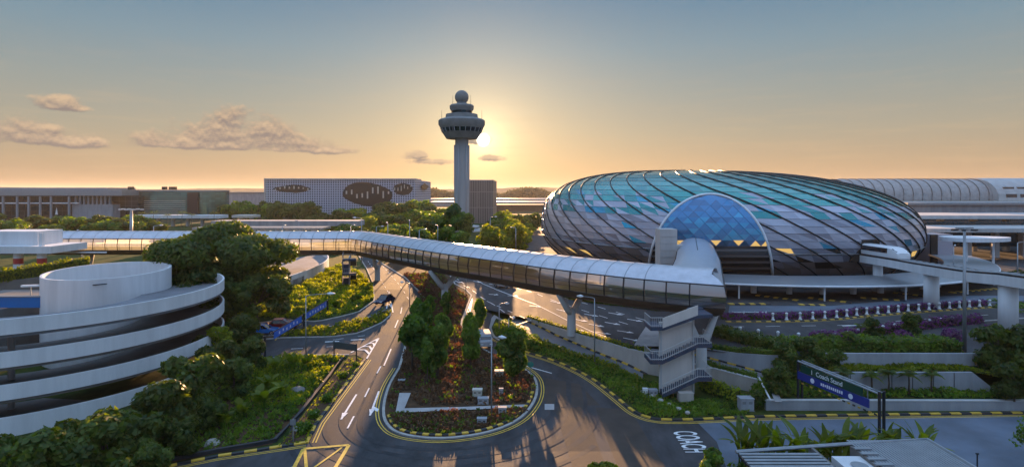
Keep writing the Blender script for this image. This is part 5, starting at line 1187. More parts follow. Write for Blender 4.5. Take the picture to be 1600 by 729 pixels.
# ================================================================== VEHICLES
def car(name, label, cat, loc, rz, paint, L=4.4, W=1.78, Hc=1.48, van=False):
    t = thing(name, label, cat, (0, 0, 0)); mb = MB()
    if van: side = [(-L / 2, .35), (-L / 2, .95), (-L / 2 + .02, Hc - .1), (-L / 2 + .25, Hc), (L / 2 - 1.25, Hc), (L / 2 - .55, 1.1), (L / 2 - .05, .95), (L / 2, .7), (L / 2, .35)]
    else: side = [(-L / 2, .38), (-L / 2 + .02, .8), (-L / 2 + .3, .92), (-L / 2 + .75, .95), (L / 2 - 1.3, .93), (L / 2 - .25, .78), (L / 2, .62), (L / 2, .36)]
    n = len(side); vs = []
    for y, k in ((-W / 2, .94), (-W / 2 * .98, 1), (W / 2 * .98, 1), (W / 2, .94)):
        for x, z in side: vs.append((x * (.985 if k < 1 else 1), y, .3 + (z - .3) * k))
    fs = [tuple(range(n - 1, -1, -1)), tuple(range(3 * n, 4 * n))] + [(r * n + i, r * n + (i + 1) % n, (r + 1) * n + (i + 1) % n, (r + 1) * n + i) for r in range(3) for i in range(n)]
    mb.add(vs, fs); smooth_edges(mb.build('body', paint, t), 35)
    if not van:
        a = [(-L / 2 + .45, .93), (-L / 2 + 1.05, Hc - .05), (L / 2 - 2.05, Hc - .05), (L / 2 - 1.2, .92)]; mb = MB(); vs = []
        for x, z in a: w = W / 2 * (.93 if z < 1 else .76); vs += [(x, -w, z), (x, w, z)]
        mb.add(vs, [(0, 1, 3, 2), (2, 3, 5, 4), (4, 5, 7, 6), (0, 2, 4, 6), (1, 7, 5, 3), (0, 6, 7, 1)]); mb.build('cabin_glass', 'car_glass', t)
        mb = MB(); w = W / 2 * .77; mb.prism([(-L / 2 + .98, -w), (L / 2 - 2.0, -w), (L / 2 - 2.0, w), (-L / 2 + .98, w)], Hc - .06, Hc); mb.build('roof', paint, t)
        for sd in (-1, 1):
            for pp_ in ([(-L / 2 + .5, sd * W / 2 * .93, .95), (-L / 2 + 1.05, sd * W / 2 * .775, Hc - .04)], [(L / 2 - 1.25, sd * W / 2 * .93, .94), (L / 2 - 2.05, sd * W / 2 * .775, Hc - .04)], [(-.1, sd * W / 2 * .94, .94), (-.25, sd * W / 2 * .775, Hc - .04)]): mb = MB(); mb.sweep(pp_, .045, 4); mb.build('pillar', paint, t)
    else:
        for sd in (-1, 1):
            mb = MB(); mb.box((L / 2 - 1.5, sd * W / 2, 1.35), (.9, .04, .5)); mb.build('side_window', 'car_glass', t)
        mb = MB(); mb.box((-L / 2 + .03, 0, Hc * .72), (.1, W * .8, Hc * .28)); mb.build('rear_window', 'car_glass', t)
        mb = MB(); mb.add([(L / 2 - 1.22, -W * .42, Hc - .05), (L / 2 - 1.22, W * .42, Hc - .05), (L / 2 - .56, W * .45, 1.14), (L / 2 - .56, -W * .45, 1.14), (L / 2 - 1.3, -W * .42, Hc - .1), (L / 2 - 1.3, W * .42, Hc - .1), (L / 2 - .64, W * .45, 1.08), (L / 2 - .64, -W * .45, 1.08)], [(0, 1, 2, 3), (7, 6, 5, 4), (0, 4, 5, 1), (1, 5, 6, 2), (2, 6, 7, 3), (3, 7, 4, 0)]); mb.build('windscreen', 'car_glass', t)
    for sx in (-1, 1):
        for sy in (-1, 1):
            c = (sx * L * .31, sy * (W / 2 - .1), .33); mb = MB(); mb.tube((c[0], c[1] - .11, c[2]), (c[0], c[1] + .11, c[2]), .33, n=18); wh = mb.build('wheel', 'tyre', t); mb = MB(); mb.tube((c[0], c[1] + sy * .1, c[2]), (c[0], c[1] + sy * .125, c[2]), .2, n=12); mb.build('rim', 'rim', wh)
    for sy in (-1, 1):
        mb = MB(); mb.box((L / 2 - .05, sy * W * .36, .66), (.16, .36, .14)); mb.build('headlight', 'head_light', t); mb = MB(); mb.box((-L / 2 + .03, sy * W * .38, .78), (.1, .3, .16)); mb.build('tail_light', 'tail_light', t)
        mb = MB(); mb.box((L / 2 - 1.35, sy * (W / 2 + .08), .98), (.14, .18, .12)); mb.build('mirror', paint, t)
    t.location = loc; t.rotation_euler = (0, 0, rz); return t
v = UG(601, 474); car('car', 'dark purple car with a pale roof on the sunlit road beside the yellow shrubs', 'car', v + Vector((0, 0, .03)), R(-112), 'car_dark', 4.3, 1.75, 1.6)
v = UG(411, 522); car('car', 'bright blue car at the left end of the upper lane', 'car', (v.x, v.y, v.z + .03), R(10), 'car_blue')
v = UG(441, 513); car('car', 'dark red car passing above the blue car', 'car', (v.x, v.y, v.z + .03), R(12), 'car_red')
v = UG(757, 539); car('van', 'pale van on the lane right of the island trees', 'van', (v.x, v.y, v.z + .03), R(-80), 'wall_grey', 4.2, 1.7, 1.75, True)
v = UG(787, 449, True); car('car', 'silver blue car under the footbridge on the wide road', 'car', (v.x, v.y, v.z + .04), R(-40), 'car_silver')
v = UG(1487, 419, True); car('van', 'small white van parked right of the dome beyond the guideway', 'van', (X(1462, 118), 118, 4.25), R(170), 'car_white', 4.4, 1.8, 2.0, True)

# ================================================================== NEAR RIGHT ROOF AND SMALL THINGS
rf = thing('shelter_roof', 'grey corrugated shelter roof in the near right corner', 'shelter', (23, 37, 0)); ZR = 4.0
tl_, tr_ = U(1152, 705, ZR), U(1449, 687, ZR); y_b = 29; xm0, xm1 = U(1283, 700, ZR).x, U(1330, 700, ZR).x
mb = MB(); xq = U(1265, 697, ZR).x
for i in range(26): mb.box(((tl_.x + xq) / 2, tl_.y - .4 - i * .46, ZR), (xq - tl_.x, .26, .1))
mb.box(((tl_.x + xq) / 2, (tl_.y + y_b) / 2, ZR - .25), (xq - tl_.x - .1, tl_.y - y_b, .1), mi=1); mb.build('louvred_roof', ['steel_grey', 'asphalt_seam'], rf)
mb = MB(); x_a = U(1330, 694, ZR).x
for i in range(28): x = lerp(x_a + .1, tr_.x - .05, i / 27); mb.box((x, (tr_.y + y_b) / 2, ZR + .02), (.16, tr_.y - y_b - .2, .1))
mb.box(((x_a + tr_.x) / 2, (tr_.y + y_b) / 2, ZR - .1), (tr_.x - x_a, tr_.y - y_b - .2, .1), mi=1); mb.build('louvred_roof', ['steel_grey', 'asphalt_seam'], rf)
mb = MB(); mb.sweep([(tl_.x - .1, tl_.y, ZR), (U(1320, 694, ZR).x, U(1320, 694, ZR).y, ZR + .05), (tr_.x, tr_.y, ZR + .06), (tr_.x + .05, y_b, ZR + .06)], .13, 6); mb.build('gutter', 'steel_grey', rf)
mb = MB(); x0_, x1_ = U(1265, 697, ZR).x, U(1330, 694, ZR).x; mb.box(((x0_ + x1_) / 2, 35.5, ZR - 1.3), (x1_ - x0_, 13, .2)); mb.box((x0_ + .1, 35.6, ZR - .6), (.2, 13, 1.2)); mb.box((x1_ - .1, 35.6, ZR - .6), (.2, 13, 1.2)); mb.build('light_well', 'concrete_dark', rf)
mb = MB(); mb.box((x0_ + 2.1, 39.2, ZR - .65), (2.2, 3.4, .9)); tk = mb.build('roof_unit', 'wall_white', rf); mb = MB(); mb.lathe([(.5, ZR - .2), (.55, ZR - .12), (.0, ZR - .1)], (x0_ + 2.1, 39.4), 20); mb.build('fan_cover', 'steel_grey', tk)
for i in range(7):
    mb = MB(); mb.box((x1_ + .3 - .0 * i, 41.4 - i * .8, ZR + .12), (1.2, .32, .08)); mb.build('step_board', 'steel_grey', rf)
for xx, yy in ((tl_.x + .5, 40), (tr_.x - .5, 41), (x0_, 41)):
    mb = MB(); mb.tube((xx, yy, -.1), (xx, yy, ZR - .1), .12); mb.build('post', 'steel_grey', rf)
pst = thing('sign_post', 'thin dark post beside the shelter roof at the right edge', 'post', U(1527, 729, 0)); mb = MB(); b = Vector((X(1527, 44), 44, 0)); mb.tube(b, (b.x, b.y, Z(708, 44)), .05); mb.box((b.x, b.y, Z(708, 44)), (.2, .1, .1)); mb.build('post', 'steel_dark', pst); pst.location = pst.location
# island boxes, rocks and cabinets
def block(name, label, cat, px, py, w, dd, h, m, rz=0, up=False, lid=None, g=None):
    v = UG(px, py, up); t = thing(name, label, cat, v, rz, g); mb = MB(); mb.box((v.x, v.y, v.z + h / 2 - .1), (w, dd, h + .2)); o = mb.build('body', m, t)
    mb = MB(); mb.box((v.x, v.y, v.z + h + .04), (w * 1.08, dd * 1.1, .08)); mb.build('lid', lid or m, t)
    mb = MB(); mb.box((v.x, v.y, v.z + .04), (w * 1.12, dd * 1.15, .16)); mb.build('plinth', 'concrete_dark', t)
    if h > .5:
        for sd in (-1, 1):
            mb = MB(); mb.box((v.x + sd * w * .24, v.y - dd / 2 - .015, v.z + h * .55), (w * .43, .03, h * .74)); dr_ = mb.build('door', m, t); mb = MB()
            for j in range(4): mb.box((v.x + sd * w * .24, v.y - dd / 2 - .034, v.z + h * (.66 + .05 * j)), (w * .26, .012, .022))
            mb.build('vent', 'steel_dark', dr_)
    return t
block('cabinet', 'cream utility cabinet in the red planting right of the island lamp', 'cabinet', 746, 619, 1.0, .7, .75, 'box_cream'); block('cabinet', 'grey low cabinet below the cream one beside the island lamp', 'cabinet', 755, 631, 1.1, .6, .65, 'wall_grey'); block('cabinet', 'pale cabinet among the small trees near the island lamp', 'cabinet', 780, 588, 1.0, .6, .7, 'box_cream')
block('cabinet', 'small white cabinet right of the island lamp by the path', 'cabinet', 783, 617, .45, .35, .7, 'wall_grey'); block('cabinet', 'white slatted cabinet at the front edge of the island bed', 'cabinet', 753, 662, .9, .5, .55, 'wall_grey'); block('cabinet', 'tall white cabinet on the island path', 'cabinet', 785, 647, .8, .5, .7, 'wall_grey'); block('cabinet', 'grey slab cover at the left edge of the island bed', 'cabinet', 628, 597, .8, .5, .3, 'wall_grey')
block('cabinet', 'grey control cabinet on the kerb right of the stair tower', 'cabinet', 1165, 641, 1.35, .9, 1.3, 'wall_grey'); block('cabinet', 'green grey cabinet at the foot of the stair tower', 'cabinet', 1020, 620, .9, .6, .8, 'wall_grey'); block('cabinet', 'small white box left of the stair tower foot', 'cabinet', 1008, 620, .5, .4, .9, 'wall_white')
def rock(label, px, py, r, up=False, zoff=0, m='kerb_grey', at=None):
    v = Vector(at) if at else UG(px, py, up); rs = random.Random(int(px * 7 + py)); bm = bmesh.new(); bmesh.ops.create_icosphere(bm, subdivisions=2, radius=r)
    for q_ in bm.verts: q_.co *= rs.uniform(.8, 1.15); q_.co.z *= .65
    me = bpy.data.meshes.new('rock'); bm.to_mesh(me); bm.free(); me.materials.append(MATS[m]); o = bpy.data.objects.new('rock', me); COL.objects.link(o); o.location = v + Vector((0, 0, zoff)); tag(o, label, 'rock'); return o
rock('pale rock on the sunlit verge in the upper part of the strip', 508, 622, .45); rock('pale rock beside the middle shrub of the verge', 490, 646, .35); rock('pale rock in the lowest shrub of the verge', 466, 670, .5); rock('grey rocks in the left bed by its lower edge', 332, 693, .7); rock('grey tumbled rocks in the middle of the left bed', 464, 611, .9, m='concrete_dark')
for i in range(7): rock(['flat pale stone by the stair tower cabinet', 'flat stone nearest the stair tower foot', 'second stepping stone from the stair tower', 'middle stepping stone on the grass bank', 'fourth stepping stone towards the kerb', 'small stepping stone near the kerb', 'last stepping stone at the kerb'][i], 0, i, .35 - .015 * i, at=U(990 + i * 14, 606 + i * 6.3, .8))
# drain with low dark wall beside the left verge
dw = thing('drain_wall', 'low dark drain wall running along the left bed beside the road', 'wall', UG(490, 620)); P = px_low([(540, 558), (512, 590), (468, 646), (432, 690), (415, 694), (340, 707), (272, 720), (200, 734)]); mb = MB(); mb.wall([(v.x, v.y) for v in P], [v.z - .1 for v in P], [v.z + .34 for v in P], .3); mb.build('wall_face', 'kerb_black', dw)
dw = thing('sign_post', 'thin grey post with a small plate on the left verge', 'post', UG(458, 690)); v = UG(458, 690); mb = MB(); mb.tube(v, v + Vector((0, 0, 2.1)), .05); mb.build('post', 'steel_grey', dw); mb = MB(); mb.box(v + Vector((0, -.06, 1.8)), (.5, .04, .5)); mb.build('plate', 'steel_grey', dw)
sg = thing('road_sign', 'small round green road sign at the right edge of the island', 'sign', UG(829, 590)); v = UG(829, 590); mb = MB(); mb.tube(v, v + Vector((0, 0, 1.8)), .05); mb.build('post', 'steel_grey', sg); mb = MB(); mb.tube(v + Vector((0, -.06, 1.6)), v + Vector((0, -.1, 1.6)), .36, n=20); mb.build('disc', 'dome_teal', sg)
P = [U(1186, 591, 2.0), U(1204, 626, 1.4)]; hr = thing('handrail', 'pale sloping handrail on the grass bank right of the stair tower', 'railing', P[1]); mb = MB(); mb.tube(P[0] + Vector((0, 0, .1)), P[1] + Vector((0, 0, .1)), .09); mb.build('rail', 'white_steel', hr)
strip('side_path', [U(1196, 592, 2.0), U(1211, 628, 1.36)], [U(1207, 592, 2.0), U(1222, 628, 1.36)], 'pale_paving', n=6, dz=.06)
# forecourt islands with painted kerbs beyond the canopy
for i, (a, b, c_) in enumerate((((1140, 476), (1205, 476), 4), ((1180, 462), (1245, 470), 3), ((1250, 477), (1290, 478), 2), ((1262, 466), (1330, 474), 3), ((1345, 466), (1415, 471), 3), ((1395, 458), (1450, 464), 2), ((1490, 458), (1560, 452), 2))):
    pa, pb = UG(*a, True), UG(*b, True); pa.z = pb.z = 0
    kerb('kerb', [pa, pb], w=.9, h=.16, seg=.8, g=g_up, side=1)

# ================================================================== VEGETATION
def gl(x, y): return g_low(x, y)
# the big tree left of the bridge
tree('rain_tree', 'huge spreading dark green tree covering the left stretch of the footbridge', 'tree', 15.3, 10.2, 'leaf_dark', 'broad', 30000, .36, loc=(X(352, 92), 92, 1.8), seed=3)
tree('rain_tree', 'lower dark tree at the left foot of the huge spreading tree', 'tree', 10.5, 6.6, 'leaf_dark', 'broad', 9000, .36, loc=(X(335, 86), 86, 1.5), seed=9)
tree('rain_tree', 'dense dark tree between the huge tree and the yellow shrubs', 'tree', 9.0, 5.0, 'leaf_dark', 'broad', 8000, .34, loc=(X(400, 86), 86, 1.5), seed=12)
# dark trees wrapped round the car park ramp
protos = [tree('ramp_tree', 'x', 'tree', 7, 3.0, 'leaf_dark', 'round', 3600, .34, seed=s_, cb=.12) for s_ in (21, 22, 23)]
spots = [(378, 545, 78, 5.2, 1.2), (392, 585, 70, 4.5, 1), (340, 560, 66, 6.2, 1), (365, 610, 62, 4.6, 1), (300, 600, 57, 6.6, 1), (330, 650, 54, 4.2, .9), (255, 640, 51, 6.2, 1), (285, 680, 49, 4.0, .9), (205, 660, 47, 6.3, 1), (160, 690, 44.5, 6.0, 1), (235, 700, 45, 3.6, .9), (110, 690, 43, 6.2, 1), (60, 710, 41, 6.0, 1), (180, 720, 41, 3.8, .9), (15, 720, 40, 6.4, 1), (110, 729, 38.5, 4.5, 1), (40, 729, 37, 4.6, 1), (320, 520, 72, 5.0, .8)]
labs = ['round tree beside the sign boards at the right end of the dark belt', 'low tree of the dark belt next to the left bed', 'tree touching the tip of the lowest ramp parapet', 'small tree of the belt in front of the parapet tip', 'tall tree in front of the lowest ramp parapet', 'low tree above the grey rocks of the left bed']
for i, (px, py, y, h, w) in enumerate(spots):
    loc = (X(px, y), y, g_low(0, y) - .6); sc = (h / 7 * w * 1.05, h / 7 * w * 1.05, h / 7); pr = protos[i % 3]
    if i < 3: pr.location = loc; pr.scale = sc; o = pr
    else: o = dup(pr, loc, rnd.uniform(0, 6), sc)
    o['label'] = labs[i] if i < 6 else 'dark leafy tree in the belt below the car park ramp'
    if i >= 6: o['group'] = 'dark trees below the car park ramp'
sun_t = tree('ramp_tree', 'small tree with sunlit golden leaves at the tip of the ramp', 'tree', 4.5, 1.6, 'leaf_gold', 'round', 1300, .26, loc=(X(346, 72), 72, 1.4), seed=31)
# yellow green shrubbery between the ramp road and the fork
shr = px_low([(372, 500), (440, 497), (495, 500), (533, 492), (560, 484), (584, 466), (581, 444), (560, 426), (530, 415), (505, 425), (480, 440), (440, 452), (400, 462), (370, 478)])
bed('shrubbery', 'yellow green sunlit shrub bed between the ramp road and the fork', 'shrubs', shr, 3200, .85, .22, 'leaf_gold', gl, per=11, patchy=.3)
drape('shrubbery_soil', shr, .05, 'grass')
sp = [shrub('shrub', 'x', .85, 'leaf_gold', 800, .16, seed=s_) for s_ in (1, 2)]
for i, (px, py, sc) in enumerate(((445, 486, 1.2), (470, 490, 1.3), (500, 485, 1.4), (530, 478, 1.2), (556, 470, 1.3), (574, 455, 1.1), (545, 440, 1.1), (520, 430, 1.1), (495, 455, 1.1), (405, 488, 1.3), (425, 492, 1.2), (385, 490, 1.1))):
    v = UG(px, py)
    if i < 2: o = sp[i]; o.location = v; o.scale = (sc,) * 3
    else: o = dup(sp[i % 2], v, rnd.uniform(0, 6), sc)
    o['label'] = 'rounded golden bush standing in the yellow green shrub bed'; o['group'] = 'golden bushes in the shrub bed'
lt2 = px_low([(430, 524), (485, 512), (520, 510), (558, 502), (580, 494), (600, 486), (610, 486), (612, 491), (598, 503), (560, 520), (517, 526), (440, 527)])
bed('fork_planting', 'low olive planting in the planter between the two arms of the fork', 'shrubs', lt2, 600, .6, .18, 'leaf_gold', gl, per=9)
# left bed with tropical plants
lb = px_low([(390, 562), (462, 557), (536, 559), (508, 590), (462, 646), (424, 688), (340, 702), (272, 716), (230, 720), (290, 640), (370, 585)])
bed('ground_cover', 'mixed green and yellow ground cover in the sloping left bed', 'ground cover', lb, 2400, .55, .19, 'leaf_mid', gl, per=8, patchy=.5, spread=.6)
bed('ground_cover', 'golden ground cover patches in the sunlit upper left bed', 'ground cover', px_low([(400, 562), (462, 557), (536, 559), (512, 586), (470, 632), (400, 640), (380, 590)]), 900, .75, .2, 'leaf_gold', gl, per=8, patchy=.6, spread=.6)
bp_ = [banana('banana_plant', 'x', 2.0, seed=s_, m='leaf_palm') for s_ in (2, 5, 8)]
ban = [(408, 640, 1.0, 'bright green broad leaved plant in the middle of the left bed'), (432, 585, .9, 'broad leaved plant under the thin street lamp in the left bed'), (455, 580, 1.0, 'broad leaved plant just right of the thin street lamp'), (385, 600, 1.1, 'broad leaved plant at the left edge of the bed beside the dark trees'), (420, 612, .8, 'small broad leaved plant left of the tumbled rocks'), (480, 578, .8, 'broad leaved plant below the back of the road sign'), (350, 672, .9, 'broad leaved plant low in the left bed above the grey rocks'), (300, 668, 1.0, 'pale leaved plant in the shade of the dark belt'), (378, 655, .8, 'broad leaved plant on the bare soil of the left bed'), (440, 620, .7, 'small broad leaved plant right of the bright green one')]
for i, (px, py, sc, lab) in enumerate(ban):
    v = UG(px, py)
    if i < 3: o = bp_[i]; sc *= 1.35; o.location = v; o.scale = (sc,) * 3; o['label'] = lab
    else: dup(bp_[i % 3], v, rnd.uniform(0, 6), sc * 1.35, lab)
# verge shrubs
vs_ = shrub('shrub', 'small dark shrub with a rock on the verge, nearest the box junction', .8, 'leaf_mid', 420, .14, seed=5); vs_.location = UG(474, 676)
for px, py, sc, lab in ((489, 652, .8, 'small shrub on the verge, second from the box junction'), (510, 627, .9, 'small shrub on the verge beside the pale rock'), (536, 590, .8, 'small shrub high on the verge under the road sign'), (556, 572, .6, 'tiny shrub at the top end of the verge')): dup(vs_, UG(px, py), rnd.uniform(0, 6), sc, lab)
bed('ground_cover', 'sparse dry grass on the narrow verge by the left carriageway', 'ground cover', [(v.x, v.y) for v in verge], 500, .3, .12, 'leaf_gold', gl, per=5, patchy=.6)
# island planting
isl_bed = [v for v in px_low([(640, 500), (660, 470), (648, 447), (630, 428), (690, 428), (712, 452), (730, 464), (726, 480), (716, 500), (724, 520), (742, 540), (766, 556), (798, 566), (830, 588), (836, 604), (830, 628), (806, 632), (650, 634), (640, 612), (624, 612), (612, 640), (606, 620), (628, 575)])]
bed('ground_cover', 'red brown ground cover plants filling the island', 'ground cover', isl_bed, 5600, .55, .2, 'leaf_red', gl, per=7, spread=.55, patchy=.15)
bed('ground_cover', 'red brown and green ground cover in the front strip of the island', 'ground cover', px_low([(612, 650), (640, 648), (720, 646), (822, 640), (826, 642), (800, 656), (756, 670), (690, 678), (640, 674), (616, 664)]), 1000, .5, .18, 'leaf_red', gl, per=7, spread=.5)
bed('ground_cover', 'scattered low green shrubs among the red brown island plants', 'ground cover', isl_bed, 420, .7, .2, 'leaf_mid', gl, per=10, spread=.5)
bed('ground_cover', 'thin green edging plants along the front strip of the island', 'ground cover', px_low([(610, 648), (720, 643), (822, 637), (830, 636), (800, 660), (700, 681), (630, 676), (608, 662)]), 260, .5, .18, 'leaf_mid', gl, per=7, spread=.5)
it = [tree('island_tree', 'x', 'tree', 4.4, 1.5, 'leaf_mid', 'tall', 2600, .27, seed=s_, cb=.36) for s_ in (41, 42, 43)]
isl_t = [(645, 577, 4.6, 1.15, 'tree at the left edge of the island nearest the road arrows'), (684, 590, 4.2, 1.1, 'tree in the middle of the lower island left of the bare red planting'), (662, 545, 4.2, 1.0, 'dense tree behind the left edge tree of the island'), (668, 600, 3.3, .9, 'low tree in front of the island trees on the left'), (692, 560, 3.9, .95, 'tree right behind the middle island tree'), (650, 520, 3.4, .9, 'small tree on the left edge of the upper island'), (672, 505, 3.0, .9, 'small tree left of the forked pier foot'), (697, 500, 3.0, .85, 'small tree standing alone right of the forked pier foot'), (735, 575, 4.0, .85, 'slim tree on the right edge of the island'), (750, 523, 3.6, .9, 'tree beside the lane just above the pale van'), (800, 603, 4.4, 1.1, 'tree at the right rim of the island beside the green sign'), (732, 548, 3.4, .8, 'slim tree left of the pale van'), (812, 592, 3.2, .9, 'low tree at the right rim of the island behind the green sign')]
for i, (px, py, h, w, lab) in enumerate(isl_t):
    v = UG(px, py); h *= 1.5; w *= .84; sc = (h / 4.4 * w, h / 4.4 * w, h / 4.4)
    if i < 3: o = it[i]; o.location = v; o.scale = sc; o['label'] = lab
    else: dup(it[i % 3], v, rnd.uniform(0, 6), sc, lab)
# grass bank, hedges and planters right of the loop road
bank_poly = [(p.x, p.y) for p in offset(near_s, .5)[2:i1]] + [(p.x, p.y - .8) for p in lane_near[::-1]]
def g_bank(x, y):
    yn = min(near_s, key=lambda v: abs(v.x - x) + .2 * abs(v.y - y)); yf = min(lane_near, key=lambda v: abs(v.x - x)); u = clamp((y - yn.y) / max(.5, yf.y - yn.y)); return lerp(g_low(x, yn.y) + .15, yf.z, u)
bed('ground_cover', 'dark green ground cover on the bank below the yellow topped hedge', 'ground cover', bank_poly, 2600, .5, .17, 'leaf_mid', g_bank, per=7, spread=.6)
hp = offset([Vector((p.x, p.y, p.z - .5)) for p in lane_near[1:8]], -.0); hp = [p + Vector((-.5, -.9, 0)) for p in hp]
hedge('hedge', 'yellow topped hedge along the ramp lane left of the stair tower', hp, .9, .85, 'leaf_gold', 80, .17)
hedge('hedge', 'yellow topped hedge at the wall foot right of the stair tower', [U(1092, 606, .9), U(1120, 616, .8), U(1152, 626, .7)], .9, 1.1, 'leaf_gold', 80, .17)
hedge('hedge', 'thin dark hedge along the lane head beside the pale nose', [UG(778, 513), UG(792, 520), UG(812, 534), UG(830, 545)], 1.6, 1.2, 'leaf_mid', 60, .2)
for i, (px, py, h) in enumerate(((834, 549, 1.9), (812, 536, 1.7))):
    tree('bank_tree', ('bushy young tree on the bank at the top of the loop road', 'smaller bushy tree beside the lane opposite the pale van')[i], 'tree', h, 1.3, 'leaf_mid', 'round', 1500, .22, loc=UG(px, py), seed=61 + i, cb=.1)
hedge('planter_hedge', 'trailing yellow green planting along the top of the long beige retaining wall', [p + Vector((0, .35, .05)) for p in wa_top[:7]], .7, .3, 'leaf_gold', 90, .15)
hedge('planter_hedge', 'green planting on the beige wall top right of the stair tower', [p + Vector((0, .35, .05)) for p in wa_top[8:]], .6, .45, 'leaf_mid', 90, .15)
hedge('planter_hedge', 'green planting on the small sloping wall behind the middle lane', [Vector((p.x, p.y + .3, g_up(p.x, p.y) + .1)) for p in wb_bot[1:]], .6, .5, 'leaf_mid', 90, .15)
hedge('median_hedge', 'dark median planting along the far side of the wide road under the footbridge', px_up([(868, 460), (890, 468), (930, 474), (985, 480), (1030, 486)]), 1.8, .9, 'leaf_dark', 40, .24)
hedge('hedge', 'long clipped green hedge above the upper terrace wall', [Vector((X(1212, 67), 67, 3.6)), Vector((X(1290, 65.2), 65.2, 4.3)), Vector((X(1400, 64.5), 64.5, 4.4)), Vector((X(1505, 64.5), 64.5, 4.4))], 2.6, 1.35, 'leaf_mid', 70, .2)
hedge('hedge', 'dark hedge along the blue lane right of the stair tower', px_up([(1112, 525), (1150, 535), (1215, 550)]), 2.2, 1.1, 'leaf_dark', 60, .22)
fb_ = offset(row1, 1.5); hedge('flower_bed', 'purple flowering bed behind the row of white bollards', [Vector((p.x, p.y, g_up(p.x, p.y))) for p in resample(fb_, 3) if 27.5 < p.x < 78], .9, .75, 'leaf_purple', 90, .17)
fb2 = [p for p in offset(row2, -1.3) if True]; hedge('flower_bed', 'purple flowering shrubs in front of the nearer bollard row', [Vector((p.x, p.y, g_up(p.x, p.y))) for p in resample(fb2, 3) if 36 < p.x < 66], 1.3, 1.0, 'leaf_purple', 60, .2)
pu = shrub('flower_shrub', 'mound of purple blossom on the right between the road and the clipped hedge', 1.4, 'leaf_purple', 900, .2, seed=7); pu.location = (X(1490, 70), 70, 4.2); pu['category'] = 'shrub'
dup(pu, (X(1410, 70), 70, 4.2), 1, .9, 'purple blossom mound left of the floodlight mast'); dup(pu, (X(1550, 71), 71, 4.2), 2, 1.1, 'purple blossom mound at the right edge by the round pier')
bt = tree('bank_tree', 'dark bushy tree right of the floodlight mast', 'tree', 5.5, 2.6, 'leaf_dark', 'round', 2600, .28, loc=(X(1560, 62), 62, 3.0), seed=71, cb=.1)
for px, y, z, sc, lab in ((1600, 62, 2.6, 1.1, 'dark bushy tree cut by the right edge of the picture'), (1585, 58, 1.4, .75, 'lower dark bush in front of the right edge trees'), (1365, 71, 4.2, .55, 'green bush on the traffic island above the clipped hedge'), (1425, 72, 4.2, .62, 'green bush left of the mast above the clipped hedge'), (1225, 64, 2.2, .7, 'leafy bush behind the far end of the coach sign'), (1262, 64, 2.4, .75, 'leafy bush just right of the far sign post'), (1300, 62.6, 2.4, .6, 'leafy bush above the coach sign beside the terrace wall'), (1215, 60, 1.4, .6, 'dark bush below the far end of the coach sign'), (1185, 58.6, .6, .35, 'small bush right of the grey control cabinet')): dup(bt, (X(px, y), y, z), rnd.uniform(0, 6), sc, lab)
# palms on the terrace
pm = palm('palm', 'x', 2.4, 1.5, seed=4)
for i, (px, y, z, sc, lab) in enumerate(((1318, 60, 1.4, .95, 'small palm nearest the coach sign against the lower terrace wall'), (1362, 60.2, 1.4, .8, 'second small palm from the coach sign by the lower wall'), (1388, 60.3, 1.4, .9, 'palm in the middle of the lower terrace wall'), (1420, 60.2, 1.4, .85, 'palm right of the middle of the lower terrace wall'), (1456, 60.3, 1.4, .85, 'last palm towards the right end of the lower wall'), (1325, 65.8, 4.3, .8, 'palm growing behind the clipped hedge near its left end'), (1345, 70, 4.2, .8, 'palm above the clipped hedge between the two bollard rows'))):
    if i == 0: pm.location = (X(px, y), y, z); pm['label'] = lab; pm.scale = (sc,) * 3
    else: dup(pm, (X(px, y), y, z), rnd.uniform(0, 6), sc, lab)
bed('ground_cover', 'low green planting on the grass strip under the lower terrace wall', 'ground cover', [(X(1215, 59.3), 59.2), (X(1500, 59), 59), (66, 59), (66, 60.2), (X(1520, 60.8), 60.6), (X(1300, 60.8), 60.8), (X(1200, 62), 62)], 900, .5, .17, 'leaf_mid', lambda x, y: 1.4 + .1 * clamp(y - 59.5), per=7)
bed('ground_cover', 'low green planting on the narrow shelf between the two terrace walls', 'ground cover', [(X(1296, 61.5), 61.5), (X(1520, 61.4), 61.4), (X(1560, 61), 61), (X(1560, 63), 63.1), (X(1300, 63.2), 63.2)], 800, .45, .16, 'leaf_gold', lambda x, y: 3.35 - .8 * clamp((x - 49) / 4), per=7)
bed('ground_cover', 'green slope planting beside the pale side path', 'ground cover', [(X(1168, 60), 59.6), (X(1300, 60), 60.4), (X(1296, 63), 63.5), (X(1235, 65), 65.5), (X(1180, 63), 62.6)], 700, .6, .18, 'leaf_mid', lambda x, y: 1.3 + .15 * (y - 59), per=7)
